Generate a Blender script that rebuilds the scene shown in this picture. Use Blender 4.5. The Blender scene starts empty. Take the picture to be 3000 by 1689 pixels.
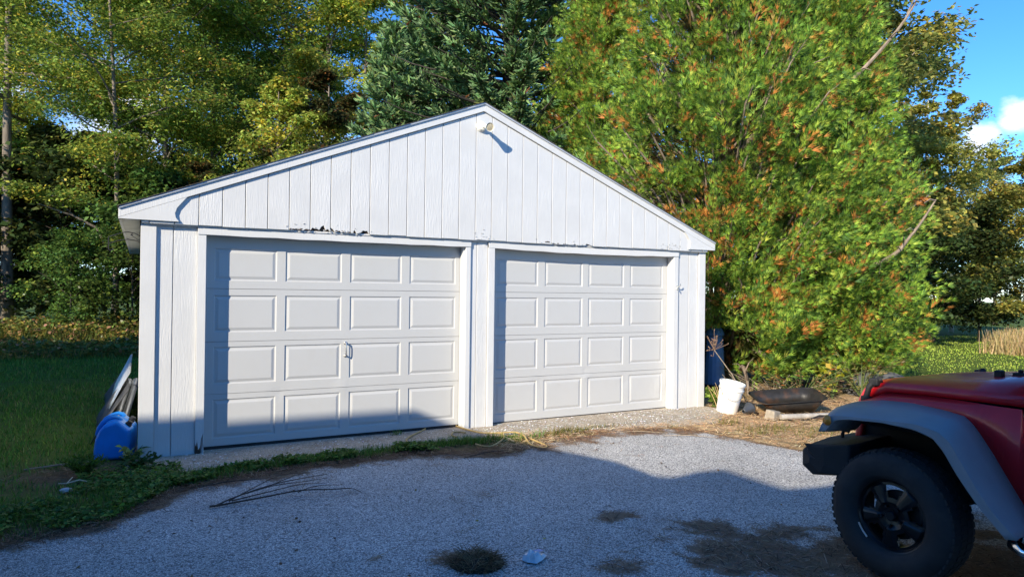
import bpy, bmesh, math, random
import numpy as np
from mathutils import Vector, Matrix

rnd = random.Random(7)
NP = np.random.default_rng(11)
S = bpy.context.scene
COL = S.collection

# ------------------------------------------------------------------ camera
cam_d = bpy.data.cameras.new("camera")
cam = bpy.data.objects.new("camera", cam_d)
COL.objects.link(cam)
R2 = Vector((0.8779, -0.4787, 0.0123)); U2 = Vector((-0.0132, 0.0015, 0.9999))
R2.normalize(); FW = U2.cross(R2).normalized(); U2 = R2.cross(FW)
CAM = Vector((-0.018, -7.094, 1.576))
M = Matrix((R2, U2, -FW)).transposed().to_4x4()
M.translation = CAM
cam.matrix_world = M
cam_d.sensor_width = 36.0
cam_d.lens = 1996.8 / 3000 * 36
cam_d.clip_start = 0.05
cam_d.clip_end = 2000
S.camera = cam

# ------------------------------------------------------------------ light
SUN = Vector((-1.62, -1.0, 0.85)).normalized()          # towards the sun
SKY_STRENGTH = 0.15
world = bpy.data.worlds.new("World"); S.world = world; world.use_nodes = True
nt = world.node_tree; N = nt.nodes; LK = nt.links
for n in list(N): N.remove(n)
out = N.new("ShaderNodeOutputWorld"); bg = N.new("ShaderNodeBackground")
sky = N.new("ShaderNodeTexSky"); sky.sky_type = 'NISHITA'; sky.sun_disc = False
sky.sun_elevation = math.asin(SUN.z); sky.sun_rotation = math.atan2(SUN.x, SUN.y)
sky.altitude = 2500; sky.air_density = 1.0; sky.dust_density = 0.0; sky.ozone_density = 3.0
tint = N.new("ShaderNodeMix"); tint.data_type = 'RGBA'; tint.blend_type = 'MULTIPLY'
tint.inputs[0].default_value = 1.0; tint.inputs[7].default_value = (0.93, 1.0, 1.12, 1)
sat = N.new('ShaderNodeHueSaturation'); sat.inputs['Saturation'].default_value = 1.24; LK.new(sky.outputs[0], sat.inputs['Color']); LK.new(sat.outputs[0], tint.inputs[6])
# small cumulus clouds low over the woods
tc = N.new("ShaderNodeTexCoord")
cn = N.new("ShaderNodeTexNoise"); cn.inputs['Scale'].default_value = 16.0; cn.inputs['Detail'].default_value = 8; cn.inputs['Roughness'].default_value = 0.6
mp = N.new("ShaderNodeMapping"); mp.inputs['Scale'].default_value = (1, 1, 1.7); mp.inputs['Location'].default_value = (0.35, 0.1, 0.0)
LK.new(tc.outputs['Generated'], mp.inputs[0]); LK.new(mp.outputs[0], cn.inputs['Vector'])
total = None
def cloud_lobe(d, r):
    global total
    d = Vector(d).normalized()
    dp = N.new("ShaderNodeVectorMath"); dp.operation = 'DISTANCE'; dp.inputs[1].default_value = d
    LK.new(tc.outputs['Generated'], dp.inputs[0])
    mr = N.new("ShaderNodeMapRange"); mr.inputs[1].default_value = r; mr.inputs[2].default_value = 0.0
    mr.inputs[3].default_value = 0.0; mr.inputs[4].default_value = 1.0
    LK.new(dp.outputs['Value'], mr.inputs[0])
    if total is None: total = mr.outputs[0]
    else:
        a = N.new("ShaderNodeMath"); a.operation = 'MAXIMUM'
        LK.new(total, a.inputs[0]); LK.new(mr.outputs[0], a.inputs[1]); total = a.outputs[0]
for d, r in [((.945, .44, .225), .035), ((1.02, .40, .205), .025), ((.90, .46, .195), .04), ((1.12, .3, .21), .05), ((-.02, 1, .21), .12), ((.20, 1, .17), .13),
             ((.42, 1, .19), .15), ((-.2, 1, .24), .14)]:
    cloud_lobe(d, r)
ad = N.new("ShaderNodeMath"); ad.operation = 'MULTIPLY_ADD'; ad.inputs[1].default_value = 0.75
LK.new(total, ad.inputs[0]); LK.new(cn.outputs['Fac'], ad.inputs[2])
cr = N.new("ShaderNodeMapRange"); cr.interpolation_type = 'SMOOTHSTEP'
cr.inputs[1].default_value = 0.74; cr.inputs[2].default_value = 1.12
LK.new(ad.outputs[0], cr.inputs[0])
mx = N.new("ShaderNodeMix"); mx.data_type = 'RGBA'
mx.inputs[7].default_value = (4.6, 4.9, 5.6, 1)
LK.new(cr.outputs[0], mx.inputs[0]); LK.new(tint.outputs[2], mx.inputs[6])
LK.new(mx.outputs[2], bg.inputs[0]); bg.inputs[1].default_value = SKY_STRENGTH
LK.new(bg.outputs[0], out.inputs[0])

sun_d = bpy.data.lights.new("sun", 'SUN'); sun_d.energy = 4.4; sun_d.angle = math.radians(0.53)
sun_d.color = (1.0, 0.90, 0.72)
sun = bpy.data.objects.new("sun", sun_d); COL.objects.link(sun)
sun.rotation_mode = 'QUATERNION'; sun.rotation_quaternion = SUN.to_track_quat('Z', 'Y')
sun.location = (-20, -14, 14)

vs = S.view_settings
vs.view_transform = 'Standard'; vs.look = 'None'; vs.gamma = 1; vs.exposure = 0.86; vs.use_curve_mapping = False
S.render.engine = 'CYCLES'
S.cycles.max_bounces = 6; S.cycles.diffuse_bounces = 3; S.cycles.transmission_bounces = 3; S.cycles.transparent_max_bounces = 6
S.cycles.use_denoising = True
S.cycles.denoiser = 'OPENIMAGEDENOISE'; S.cycles.denoising_prefilter = 'NONE'; S.cycles.denoising_input_passes = 'RGB_ALBEDO_NORMAL'
S.cycles.sample_clamp_indirect = 6

# ------------------------------------------------------------------ helpers
def norm(a): return a / np.maximum(np.linalg.norm(a, axis=-1, keepdims=True), 1e-9)

def link(name, me, mat=None, parent=None):
    o = bpy.data.objects.new(name, me); COL.objects.link(o)
    if mat is not None and me is not None and len(me.materials) == 0: me.materials.append(mat)
    if parent: o.parent = parent
    return o

def tag(o, label=None, cat=None, group=None, kind=None):
    if label: o['label'] = label
    if cat: o['category'] = cat
    if group: o['group'] = group
    if kind: o['kind'] = kind
    return o

def thing(name, label, cat, loc=(0, 0, 0), rz=0, group=None):
    o = bpy.data.objects.new(name, None); COL.objects.link(o); o.empty_display_size = .2
    o.location = loc; o.rotation_euler = (0, 0, rz)
    return tag(o, label, cat, group)

def copy_tree(o, parent=None):
    c = o.copy(); COL.objects.link(c)
    if parent: c.parent = parent
    for ch in list(o.children): copy_tree(ch, c)
    return c

class MB:
    def __init__(s): s.v = []; s.f = []
    def add(s, vs, fs):
        b = len(s.v); s.v += [tuple(v) for v in vs]; s.f += [tuple(b + i for i in f) for f in fs]
    def box(s, x0, x1, y0, y1, z0, z1):
        s.add([(x0,y0,z0),(x1,y0,z0),(x1,y1,z0),(x0,y1,z0),(x0,y0,z1),(x1,y0,z1),(x1,y1,z1),(x0,y1,z1)],
              [(3,2,1,0),(4,5,6,7),(0,1,5,4),(1,2,6,5),(2,3,7,6),(3,0,4,7)])
    def prism(s, poly, y0, y1):
        """poly: (x,z) counter-clockwise seen from -y; extruded from y0 (front) to y1"""
        n = len(poly)
        s.add([(x, y0, z) for x, z in poly] + [(x, y1, z) for x, z in poly],
              [tuple(range(n)), tuple(range(2*n-1, n-1, -1))] + [((i+1) % n, i, n+i, n+(i+1) % n) for i in range(n)])
    def tube(s, pts, rads, n=6, cap=True):
        pts = [Vector(p) for p in pts]; rings = []; b = len(s.v)
        up = None
        for i, p in enumerate(pts):
            t = (pts[min(i+1, len(pts)-1)] - pts[max(i-1, 0)])
            if t.length < 1e-9: t = Vector((0, 0, 1))
            t.normalize()
            if up is None:
                up = Vector((0, 0, 1)) if abs(t.z) < .9 else Vector((1, 0, 0))
            a = up - t * up.dot(t)
            if a.length < 1e-6: a = t.orthogonal()
            a.normalize(); c = t.cross(a); up = a
            r = rads[i] if hasattr(rads, '__len__') else rads
            for k in range(n):
                an = 2*math.pi*k/n
                s.v.append(tuple(p + (a*math.cos(an) + c*math.sin(an))*r))
        for i in range(len(pts)-1):
            for k in range(n):
                q = b + i*n; k2 = (k+1) % n
                s.f.append((q+k, q+k2, q+n+k2, q+n+k))
        if cap:
            s.f.append(tuple(b + k for k in range(n-1, -1, -1)))
            s.f.append(tuple(b + (len(pts)-1)*n + k for k in range(n)))
    def lathe(s, prof, origin, axis, n=24, a0=0.0, close=False):
        """prof: list of (along axis, radius)"""
        ax = Vector(axis).normalized(); u = ax.orthogonal().normalized(); w = ax.cross(u); o = Vector(origin)
        b = len(s.v); m = len(prof)
        for h, r in prof:
            for k in range(n):
                an = a0 + 2*math.pi*k/n
                s.v.append(tuple(o + ax*h + (u*math.cos(an) + w*math.sin(an))*max(r, 1e-5)))
        for i in range(m-1 + (1 if close else 0)):
            i2 = (i+1) % m
            for k in range(n):
                k2 = (k+1) % n
                s.f.append((b+i*n+k, b+i*n+k2, b+i2*n+k2, b+i2*n+k))
    def grid(s, rows):
        m = len(rows); n = len(rows[0])
        s.add([p for r in rows for p in r], [(i*n+j, i*n+j+1, (i+1)*n+j+1, (i+1)*n+j) for i in range(m-1) for j in range(n-1)])
    def mesh(s, name, smooth=False):
        me = bpy.data.meshes.new(name); me.from_pydata(s.v, [], s.f); me.update()
        if smooth: me.shade_smooth()
        return me
    def build(s, name, mat, parent=None, smooth=False, bevel=0, seg=2, solid=0, fix=False, sub=0, offset=-1):
        me = s.mesh(name, smooth)
        if fix:
            bm = bmesh.new(); bm.from_mesh(me); bmesh.ops.remove_doubles(bm, verts=bm.verts, dist=1e-5); bmesh.ops.recalc_face_normals(bm, faces=bm.faces); bm.to_mesh(me); bm.free()
        if smooth: me.set_sharp_from_angle(angle=math.radians(38))
        o = link(name, me, mat, parent)
        if solid:
            m = o.modifiers.new("solid", 'SOLIDIFY'); m.thickness = solid; m.offset = offset
        if bevel:
            m = o.modifiers.new("bevel", 'BEVEL'); m.width = bevel; m.segments = seg; m.limit_method = 'ANGLE'; m.angle_limit = math.radians(35)
        if sub:
            m = o.modifiers.new("sub", 'SUBSURF'); m.levels = sub; m.render_levels = sub
        return o

def np_mesh(name, V, F, col=None, smooth=False):
    """V (n,3), F (m,p) arrays"""
    me = bpy.data.meshes.new(name); V = np.asarray(V, np.float32); F = np.asarray(F, np.int32)
    me.vertices.add(len(V)); me.vertices.foreach_set('co', V.ravel())
    m, p = F.shape
    me.loops.add(m*p); me.loops.foreach_set('vertex_index', F.ravel())
    me.polygons.add(m); me.polygons.foreach_set('loop_start', np.arange(0, m*p, p, dtype=np.int32))
    try: me.polygons.foreach_set('loop_total', np.full(m, p, np.int32))
    except Exception: pass
    if col is not None:
        a = me.attributes.new('col', 'FLOAT_COLOR', 'POINT')
        c = np.ones((len(V), 4), np.float32); c[:, :3] = col; a.data.foreach_set('color', c.ravel())
    me.update(calc_edges=True); me.validate()
    if smooth: me.shade_smooth()
    return me

def scatter(name, tv, tf, pos, xax, zax, sc, col):
    tv = np.asarray(tv, float); tf = np.asarray(tf, int); n = len(pos); k = len(tv)
    X = norm(xax); Z = norm(zax - (zax*X).sum(1, keepdims=True)*X); Y = np.cross(Z, X)
    sc = np.asarray(sc, float)
    if sc.ndim == 1: sc = np.repeat(sc[:, None], 3, 1)
    V = pos[:, None, :] + (tv[None, :, 0:1]*sc[:, None, 0:1])*X[:, None, :] + (tv[None, :, 1:2]*sc[:, None, 1:2])*Y[:, None, :] + (tv[None, :, 2:3]*sc[:, None, 2:3])*Z[:, None, :]
    F = (tf[None] + (np.arange(n)*k)[:, None, None]).reshape(-1, tf.shape[1])
    return np_mesh(name, V.reshape(-1, 3), F, np.repeat(col, k, 0))

# value noise (numpy)
_perm = NP.random((256, 256))
def vnoise(x, y):
    xi = np.floor(x).astype(int); yi = np.floor(y).astype(int); fx = x - xi; fy = y - yi
    fx = fx*fx*(3-2*fx); fy = fy*fy*(3-2*fy)
    g = lambda a, b: _perm[a % 256, b % 256]
    return (g(xi, yi)*(1-fx)+g(xi+1, yi)*fx)*(1-fy) + (g(xi, yi+1)*(1-fx)+g(xi+1, yi+1)*fx)*fy
def fbm(x, y, o=4):
    t = 0; a = .5; s = 0
    for i in range(o): t = t + a*vnoise(x*2**i + 17.3*i, y*2**i + 5.7*i); s += a; a *= .5
    return t/s

# ------------------------------------------------------------------ materials
def new_mat(name):
    m = bpy.data.materials.new(name); m.use_nodes = True
    return m, m.node_tree.nodes, m.node_tree.links, m.node_tree.nodes['Principled BSDF']

def pbr(name, col, rough=.5, metal=0.0, var=.12, vscale=6.0, bump=0.0, bscale=40.0, spec=.5, stretch=(1, 1, 1), coat=0.0, dirt=None, dirt_amt=.0, dscale=3.0):
    m, n, l, b = new_mat(name)
    t = n.new('ShaderNodeTexCoord'); oi = n.new('ShaderNodeObjectInfo')
    ofs = n.new('ShaderNodeVectorMath'); ofs.operation = 'SCALE'; ofs.inputs[3].default_value = 37.0
    cx = n.new('ShaderNodeCombineXYZ'); l.new(oi.outputs['Random'], cx.inputs[0]); l.new(oi.outputs['Random'], cx.inputs[1]); l.new(oi.outputs['Random'], cx.inputs[2])
    l.new(cx.outputs[0], ofs.inputs[0])
    ad = n.new('ShaderNodeVectorMath'); l.new(t.outputs['Object'], ad.inputs[0]); l.new(ofs.outputs[0], ad.inputs[1])
    mp = n.new('ShaderNodeMapping'); mp.inputs['Scale'].default_value = stretch; l.new(ad.outputs[0], mp.inputs[0])
    nz = n.new('ShaderNodeTexNoise'); nz.inputs['Scale'].default_value = vscale; nz.inputs['Detail'].default_value = 6
    l.new(mp.outputs[0], nz.inputs['Vector'])
    r = n.new('ShaderNodeMapRange'); r.inputs[1].default_value = .3; r.inputs[2].default_value = .7
    r.inputs[3].default_value = 1-var; r.inputs[4].default_value = 1+var; l.new(nz.outputs['Fac'], r.inputs[0])
    mu = n.new('ShaderNodeVectorMath'); mu.operation = 'SCALE'; mu.inputs[0].default_value = col[:3]; l.new(r.outputs[0], mu.inputs[3])
    src = mu.outputs[0]
    if dirt is not None:
        dn = n.new('ShaderNodeTexNoise'); dn.inputs['Scale'].default_value = dscale; dn.inputs['Detail'].default_value = 9; dn.inputs['Roughness'].default_value = .65
        l.new(ad.outputs[0], dn.inputs['Vector'])
        dr = n.new('ShaderNodeMapRange'); dr.inputs[1].default_value = .52; dr.inputs[2].default_value = .75; dr.inputs[3].default_value = 0; dr.inputs[4].default_value = dirt_amt
        l.new(dn.outputs['Fac'], dr.inputs[0])
        mx = n.new('ShaderNodeMix'); mx.data_type = 'RGBA'; mx.inputs[7].default_value = (*dirt, 1)
        l.new(dr.outputs[0], mx.inputs[0]); l.new(src, mx.inputs[6]); src = mx.outputs[2]
    l.new(src, b.inputs['Base Color'])
    b.inputs['Roughness'].default_value = rough; b.inputs['Metallic'].default_value = metal
    b.inputs['Specular IOR Level'].default_value = spec; b.inputs['Coat Weight'].default_value = coat
    if bump:
        bn = n.new('ShaderNodeTexNoise'); bn.inputs['Scale'].default_value = bscale; bn.inputs['Detail'].default_value = 5
        l.new(mp.outputs[0], bn.inputs['Vector'])
        bp = n.new('ShaderNodeBump'); bp.inputs['Strength'].default_value = bump; bp.inputs['Distance'].default_value = .01
        l.new(bn.outputs['Fac'], bp.inputs['Height']); l.new(bp.outputs[0], b.inputs['Normal'])
    return m

def leaf_mat(name, trans=.35, rough=.55, gain=1.0, spec=.25, vary=1.0):
    m, n, l, b = new_mat(name)
    a = n.new('ShaderNodeAttribute'); a.attribute_name = 'col'
    oi = n.new('ShaderNodeObjectInfo')
    hs = n.new('ShaderNodeHueSaturation')
    r = n.new('ShaderNodeMapRange'); r.inputs[3].default_value = (1-.2*vary)*gain; r.inputs[4].default_value = (1+.2*vary)*gain
    l.new(oi.outputs['Random'], r.inputs[0]); l.new(r.outputs[0], hs.inputs['Value']); l.new(a.outputs['Color'], hs.inputs['Color'])
    rh = n.new('ShaderNodeMapRange'); rh.inputs[3].default_value = .50-.01*vary; rh.inputs[4].default_value = .50+.012*vary
    l.new(oi.outputs['Random'], rh.inputs[0]); l.new(rh.outputs[0], hs.inputs['Hue'])
    l.new(hs.outputs[0], b.inputs['Base Color']); b.inputs['Roughness'].default_value = rough; b.inputs['Specular IOR Level'].default_value = spec
    if trans > 0:
        tr = n.new('ShaderNodeBsdfTranslucent'); ms = n.new('ShaderNodeMixShader'); ms.inputs[0].default_value = trans
        l.new(hs.outputs[0], tr.inputs[0]); l.new(b.outputs[0], ms.inputs[1]); l.new(tr.outputs[0], ms.inputs[2])
        l.new(ms.outputs[0], n['Material Output'].inputs[0])
    return m

def siding_mat(name, col, depth=.6):
    """painted rough-sawn plywood: vertical grain, lifted paint, small stains"""
    m, n, l, b = new_mat(name)
    t = n.new('ShaderNodeTexCoord'); oi = n.new('ShaderNodeObjectInfo')
    cx = n.new('ShaderNodeCombineXYZ')
    sc = n.new('ShaderNodeMath'); sc.operation = 'MULTIPLY'; sc.inputs[1].default_value = 50; l.new(oi.outputs['Random'], sc.inputs[0])
    for i in range(3): l.new(sc.outputs[0], cx.inputs[i])
    ad = n.new('ShaderNodeVectorMath'); l.new(t.outputs['Object'], ad.inputs[0]); l.new(cx.outputs[0], ad.inputs[1])
    mp = n.new('ShaderNodeMapping'); mp.inputs['Scale'].default_value = (1, 1, .09); l.new(ad.outputs[0], mp.inputs[0])
    nz = n.new('ShaderNodeTexNoise'); nz.inputs['Scale'].default_value = 70; nz.inputs['Detail'].default_value = 4; nz.inputs['Distortion'].default_value = 1.2
    l.new(mp.outputs[0], nz.inputs['Vector'])
    nb = n.new('ShaderNodeTexNoise'); nb.inputs['Scale'].default_value = 3; nb.inputs['Detail'].default_value = 5; l.new(ad.outputs[0], nb.inputs['Vector'])
    am = n.new('ShaderNodeMapRange'); am.inputs[1].default_value = .35; am.inputs[2].default_value = .7; am.inputs[3].default_value = .25; am.inputs[4].default_value = 1
    l.new(nb.outputs['Fac'], am.inputs[0])
    h = n.new('ShaderNodeMath'); h.operation = 'MULTIPLY'; l.new(nz.outputs['Fac'], h.inputs[0]); l.new(am.outputs[0], h.inputs[1])
    bp = n.new('ShaderNodeBump'); bp.inputs['Strength'].default_value = depth; bp.inputs['Distance'].default_value = .006
    l.new(h.outputs[0], bp.inputs['Height']); l.new(bp.outputs[0], b.inputs['Normal'])
    r = n.new('ShaderNodeMapRange'); r.inputs[1].default_value = .3; r.inputs[2].default_value = .7; r.inputs[3].default_value = .94; r.inputs[4].default_value = 1.03
    l.new(nb.outputs['Fac'], r.inputs[0])
    mu = n.new('ShaderNodeVectorMath'); mu.operation = 'SCALE'; mu.inputs[0].default_value = col; l.new(r.outputs[0], mu.inputs[3])
    # fine flaking where old grey wood shows
    fl = n.new('ShaderNodeTexNoise'); fl.inputs['Scale'].default_value = 26; fl.inputs['Detail'].default_value = 8; fl.inputs['Roughness'].default_value = .7
    mp2 = n.new('ShaderNodeMapping'); mp2.inputs['Scale'].default_value = (1.5, 1.5, .3); l.new(ad.outputs[0], mp2.inputs[0]); l.new(mp2.outputs[0], fl.inputs['Vector'])
    fr = n.new('ShaderNodeMapRange'); fr.inputs[1].default_value = .70; fr.inputs[2].default_value = .76; fr.inputs[4].default_value = .7; l.new(fl.outputs['Fac'], fr.inputs[0])
    mx = n.new('ShaderNodeMix'); mx.data_type = 'RGBA'; mx.inputs[7].default_value = (.36, .33, .31, 1)
    l.new(fr.outputs[0], mx.inputs[0]); l.new(mu.outputs[0], mx.inputs[6]); l.new(mx.outputs[2], b.inputs['Base Color'])
    b.inputs['Roughness'].default_value = .55; b.inputs['Specular IOR Level'].default_value = .35
    return m

WHITE = (.62, .622, .618)
M_side = siding_mat("painted siding", WHITE, .85)
M_trim = siding_mat("painted trim", (.63, .632, .626), .4)
M_door = pbr("enamelled door steel", (.50, .502, .497), .42, 0, .015, 2.2, .05, 9, .45, dirt=(.42, .38, .32), dirt_amt=.10, dscale=9)
M_rot = pbr("rotten wood", (.07, .045, .03), .95, 0, .5, 30, .8, 60)
M_dark = pbr("dark gap", (.02, .02, .022), .9)
M_shingle = pbr("asphalt shingle", (.09, .082, .078), .95, 0, .35, 50, .5, 120)
M_drip = pbr("drip edge metal", (.50, .51, .53), .45, .3, .1)
M_soffit = pbr("weathered soffit paint", (.52, .52, .49), .7, 0, .2, 5, .2, 30, dirt=(.09, .08, .06), dirt_amt=.8, dscale=2.5)
M_rubber = pbr("black rubber", (.018, .018, .019), .75, 0, .3, 20, .1, 60)
M_steel = pbr("worn bright steel", (.62, .61, .58), .3, .9, .15, 30)
M_iron = pbr("black wrought iron", (.03, .03, .032), .6, .4, .2)
M_galv = pbr("galvanised steel", (.52, .54, .56), .38, .7, .15, 12)
M_lampw = pbr("cream lamp plastic", (.78, .77, .70), .4, 0, .05)
M_bulb = pbr("floodlight lens glass", (.55, .47, .32), .25, 0, .25, 60, .4, 90)
M_blue = pbr("blue water can plastic", (.015, .26, .78), .36, 0, .08, 8, .06, 70, dirt=(.10, .09, .06), dirt_amt=.25, dscale=6)
M_bin = pbr("faded blue barrel plastic", (.10, .25, .50), .42, 0, .15, 5, .05, 30, dirt=(.25, .28, .32), dirt_amt=.4, dscale=4)
M_bucket = pbr("white bucket plastic", (.78, .77, .73), .45, 0, .04, 5, 0, 1, dirt=(.30, .27, .2), dirt_amt=.25, dscale=5)
M_tub = pbr("black steel tub", (.035, .033, .032), .5, .35, .3, 10, .15, 40, dirt=(.16, .07, .03), dirt_amt=.75, dscale=4)
M_block = pbr("concrete", (.31, .265, .205), .9, 0, .2, 20, .5, 80)
M_pole = pbr("grey weathered pole", (.36, .33, .29), .75, 0, .25, 15, .3, 50, stretch=(1, 1, .2))
M_cord = pbr("tan extension cord", (.44, .31, .12), .55, 0, .12, 10)
M_panel = pbr("tar paper sheet", (.05, .05, .052), .85, 0, .3, 6, .3, 30)
M_corr = pbr("galvanised corrugated sheet", (.58, .60, .62), .4, .55, .12, 8)
M_stick = pbr("dry stick bark", (.30, .24, .17), .9, 0, .3, 30, .3, 80)
M_twig = pbr("dark dry twig", (.065, .042, .030), .9, 0, .3, 40)
M_bark = pbr("grey bark", (.17, .14, .11), .95, 0, .45, 9, .9, 25, stretch=(1, 1, .25))
M_barkd = pbr("dark bark", (.075, .06, .048), .95, 0, .4, 9, .9, 25, stretch=(1, 1, .25))
M_barkw = pbr("pale birch bark", (.55, .53, .47), .85, 0, .25, 8, .4, 25, stretch=(1, 1, 1.5), dirt=(.06, .05, .04), dirt_amt=.8, dscale=7)
M_barkc = pbr("cedar bark", (.26, .20, .15), .95, 0, .35, 14, .8, 30, stretch=(1, 1, .15))
M_stone = pbr("pale stone", (.45, .46, .47), .8, 0, .15, 12, .3, 40)
M_leaf = leaf_mat("broad leaf", .42, .5, 1.5)
M_leafs = leaf_mat("shrub leaf", .3, .4)
M_cedar = leaf_mat("cedar spray", .26, .55, 1.08, .2, .15)
M_needle = leaf_mat("spruce needle", .06, .5, 1.15, .35, .2)
M_grass = leaf_mat("grass blade", .3, .6)
M_litter = leaf_mat("dead needles and straw", .1, .8, 1.0, .1)
M_plastic = pbr("clear wrapper film", (.62, .66, .70), .18, 0, .15, 14, .3, 30, .8)
M_paper = pbr("blue printed paper", (.12, .30, .62), .5)
M_red = pbr("red vehicle paint", (.74, .014, .022), .36, 0, .03, 2, 0, 1, .5, coat=.35)
M_flare = pbr("grey textured flare plastic", (.29, .30, .315), .45, 0, .08, 6, .12, 260, .5)
M_blackp = pbr("black bumper plastic", (.02, .02, .021), .68, 0, .15, 8, .2, 220)
M_tyre = pbr("tyre rubber", (.032, .033, .035), .72, 0, .2, 9, .12, 60, .35, dirt=(.075, .065, .055), dirt_amt=.5, dscale=5)
M_rim = pbr("gloss black rim", (.010, .011, .014), .28, .2, .1, 5, 0, 1, .5, dirt=(.05, .048, .045), dirt_amt=.4, dscale=9)
M_amber = pbr("amber lens", (.95, .30, .03), .3, 0, .1, 30, .3, 60, .6)
M_chrome = pbr("chrome tube", (.75, .75, .76), .12, 1.0, .03)
M_glass = pbr("dark vehicle glass", (.02, .025, .03), .08, 0, .05)
M_house = pbr("house clapboard", (.55, .54, .50), .7, 0, .1, 5, .2, 20)

# ------------------------------------------------------------------ ground sheets
def edge_y(x):
    """far edge of the asphalt"""
    px = [-60, -8, -3, -.74, -.16, .21, 1.01, 2.28, 3.17, 3.9, 4.61, 5.3, 5.62, 5.95, 6.5, 8, 12, 60]
    py = [-9, -5.2, -3.0, -2.0, -1.80, -1.21, -.93, -.88, -1.2, -.92, -.72, -.86, -1.1, -2.5, -3.0, -3.7, -5.0, -9]
    return np.interp(x, px, py)
def apron_y(x):
    return np.interp(x, [-.2, 0.02, .8, 1.7, 2.6, 3.6, 5.2, 6.2, 6.6, 6.95], [-.25, -.60, -.62, -.57, -.47, -.53, -.84, -.95, -.7, -.35])

def axis(lo, hi, f0, f1, step, far):
    a = list(np.arange(f0, f1, step)); s = step; x = f0
    while x > lo: s *= 1.25; x -= s; a.insert(0, max(x, lo))
    s = step; x = a[-1]
    while x < hi: s *= 1.25; x += s; a.append(min(x, hi))
    return np.array(a)
gx = axis(-240, 260, -4.5, 12, .09, 0); gy = axis(-120, 300, -5.5, 9, .09, 0)
X, Y = np.meshgrid(gx, gy)
e = edge_y(X)
dist = Y - e                                             # behind the asphalt edge
nz = fbm(X*1.7, Y*1.7); nz2 = fbm(X*6+9, Y*6)
near = np.clip(1 - np.abs(X-3)/14, 0, 1)*np.clip(1-np.abs(Y)/12, 0, 1)
# soil weight: strip beside asphalt, bare patch by the cans, needle carpet right of the garage
soil = np.clip(1.15 - dist/.9 + (nz-.5)*1.6, 0, 1)*(X < 4)*(dist > -1)
soil = np.maximum(soil, np.exp(-(((X+.5)/.55)**2 + ((Y+.30)/.40)**2))*1.0)
soil = np.maximum(soil, ((X > 3.3)*(Y < .4)*(Y > -4)*np.clip(1.25 - np.hypot((X-7)/3.6, (Y+.9)/2.2)+(nz-.5)*.9, 0, 1)))
soil = np.maximum(soil, (X > 6.8)*(X < 12)*(Y > -.6)*(Y < 9)*np.clip(nz+.45, 0, 1))
soil = np.clip(soil, 0, 1)
straw = np.clip((X > 4)*np.clip(nz2*1.6-.2, 0, 1) + .35*nz2, 0, 1)
grn = np.clip(.5+(nz-.5)*1.8, 0, 1)
gcol = np.stack([np.clip(soil, 0, 1), straw, grn], -1)
z = np.full_like(X, -.012) + (fbm(X*.8, Y*.8)-.5)*.05*np.clip((dist-.6)/2, 0, 1)*(np.abs(X-3.4) > 3.6) - .004*(soil > .5)
m_, n_ = X.shape
V = np.stack([X, Y, z], -1).reshape(-1, 3)
idx = np.arange(m_*n_).reshape(m_, n_)
F = np.stack([idx[:-1, :-1], idx[:-1, 1:], idx[1:, 1:], idx[1:, :-1]], -1).reshape(-1, 4)
gme = np_mesh("ground", V, F, gcol.reshape(-1, 3), True)
mg, n, l, b = new_mat("yard soil and turf")
a = n.new('ShaderNodeAttribute'); a.attribute_name = 'col'; sp = n.new('ShaderNodeSeparateColor'); l.new(a.outputs['Color'], sp.inputs[0])
t = n.new('ShaderNodeTexCoord'); nn = n.new('ShaderNodeTexNoise'); nn.inputs['Scale'].default_value = 14; nn.inputs['Detail'].default_value = 9; nn.inputs['Roughness'].default_value = .7
l.new(t.outputs['Object'], nn.inputs['Vector'])
def ramp(c0, c1, fac):
    q = n.new('ShaderNodeMix'); q.data_type = 'RGBA'; q.inputs[6].default_value = (*c0, 1); q.inputs[7].default_value = (*c1, 1); l.new(fac, q.inputs[0]); return q
tu = ramp((.05, .085, .018), (.135, .185, .032), nn.outputs['Fac'])
so = ramp((.06, .036, .022), (.20, .125, .07), nn.outputs['Fac'])
st = ramp((.32, .19, .105), (.72, .51, .31), nn.outputs['Fac'])
m1 = n.new('ShaderNodeMix'); m1.data_type = 'RGBA'; l.new(sp.outputs[1], m1.inputs[0]); l.new(so.outputs[2], m1.inputs[6]); l.new(st.outputs[2], m1.inputs[7])
m2 = n.new('ShaderNodeMix'); m2.data_type = 'RGBA'; l.new(sp.outputs[0], m2.inputs[0]); l.new(tu.outputs[2], m2.inputs[6]); l.new(m1.outputs[2], m2.inputs[7])
l.new(m2.outputs[2], b.inputs['Base Color']); b.inputs['Roughness'].default_value = .95; b.inputs['Specular IOR Level'].default_value = .1
bp = n.new('ShaderNodeBump'); bp.inputs['Strength'].default_value = .9; bp.inputs['Distance'].default_value = .03; l.new(nn.outputs['Fac'], bp.inputs['Height']); l.new(bp.outputs[0], b.inputs['Normal'])
tag(link("ground", gme, mg), kind='structure')

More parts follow.
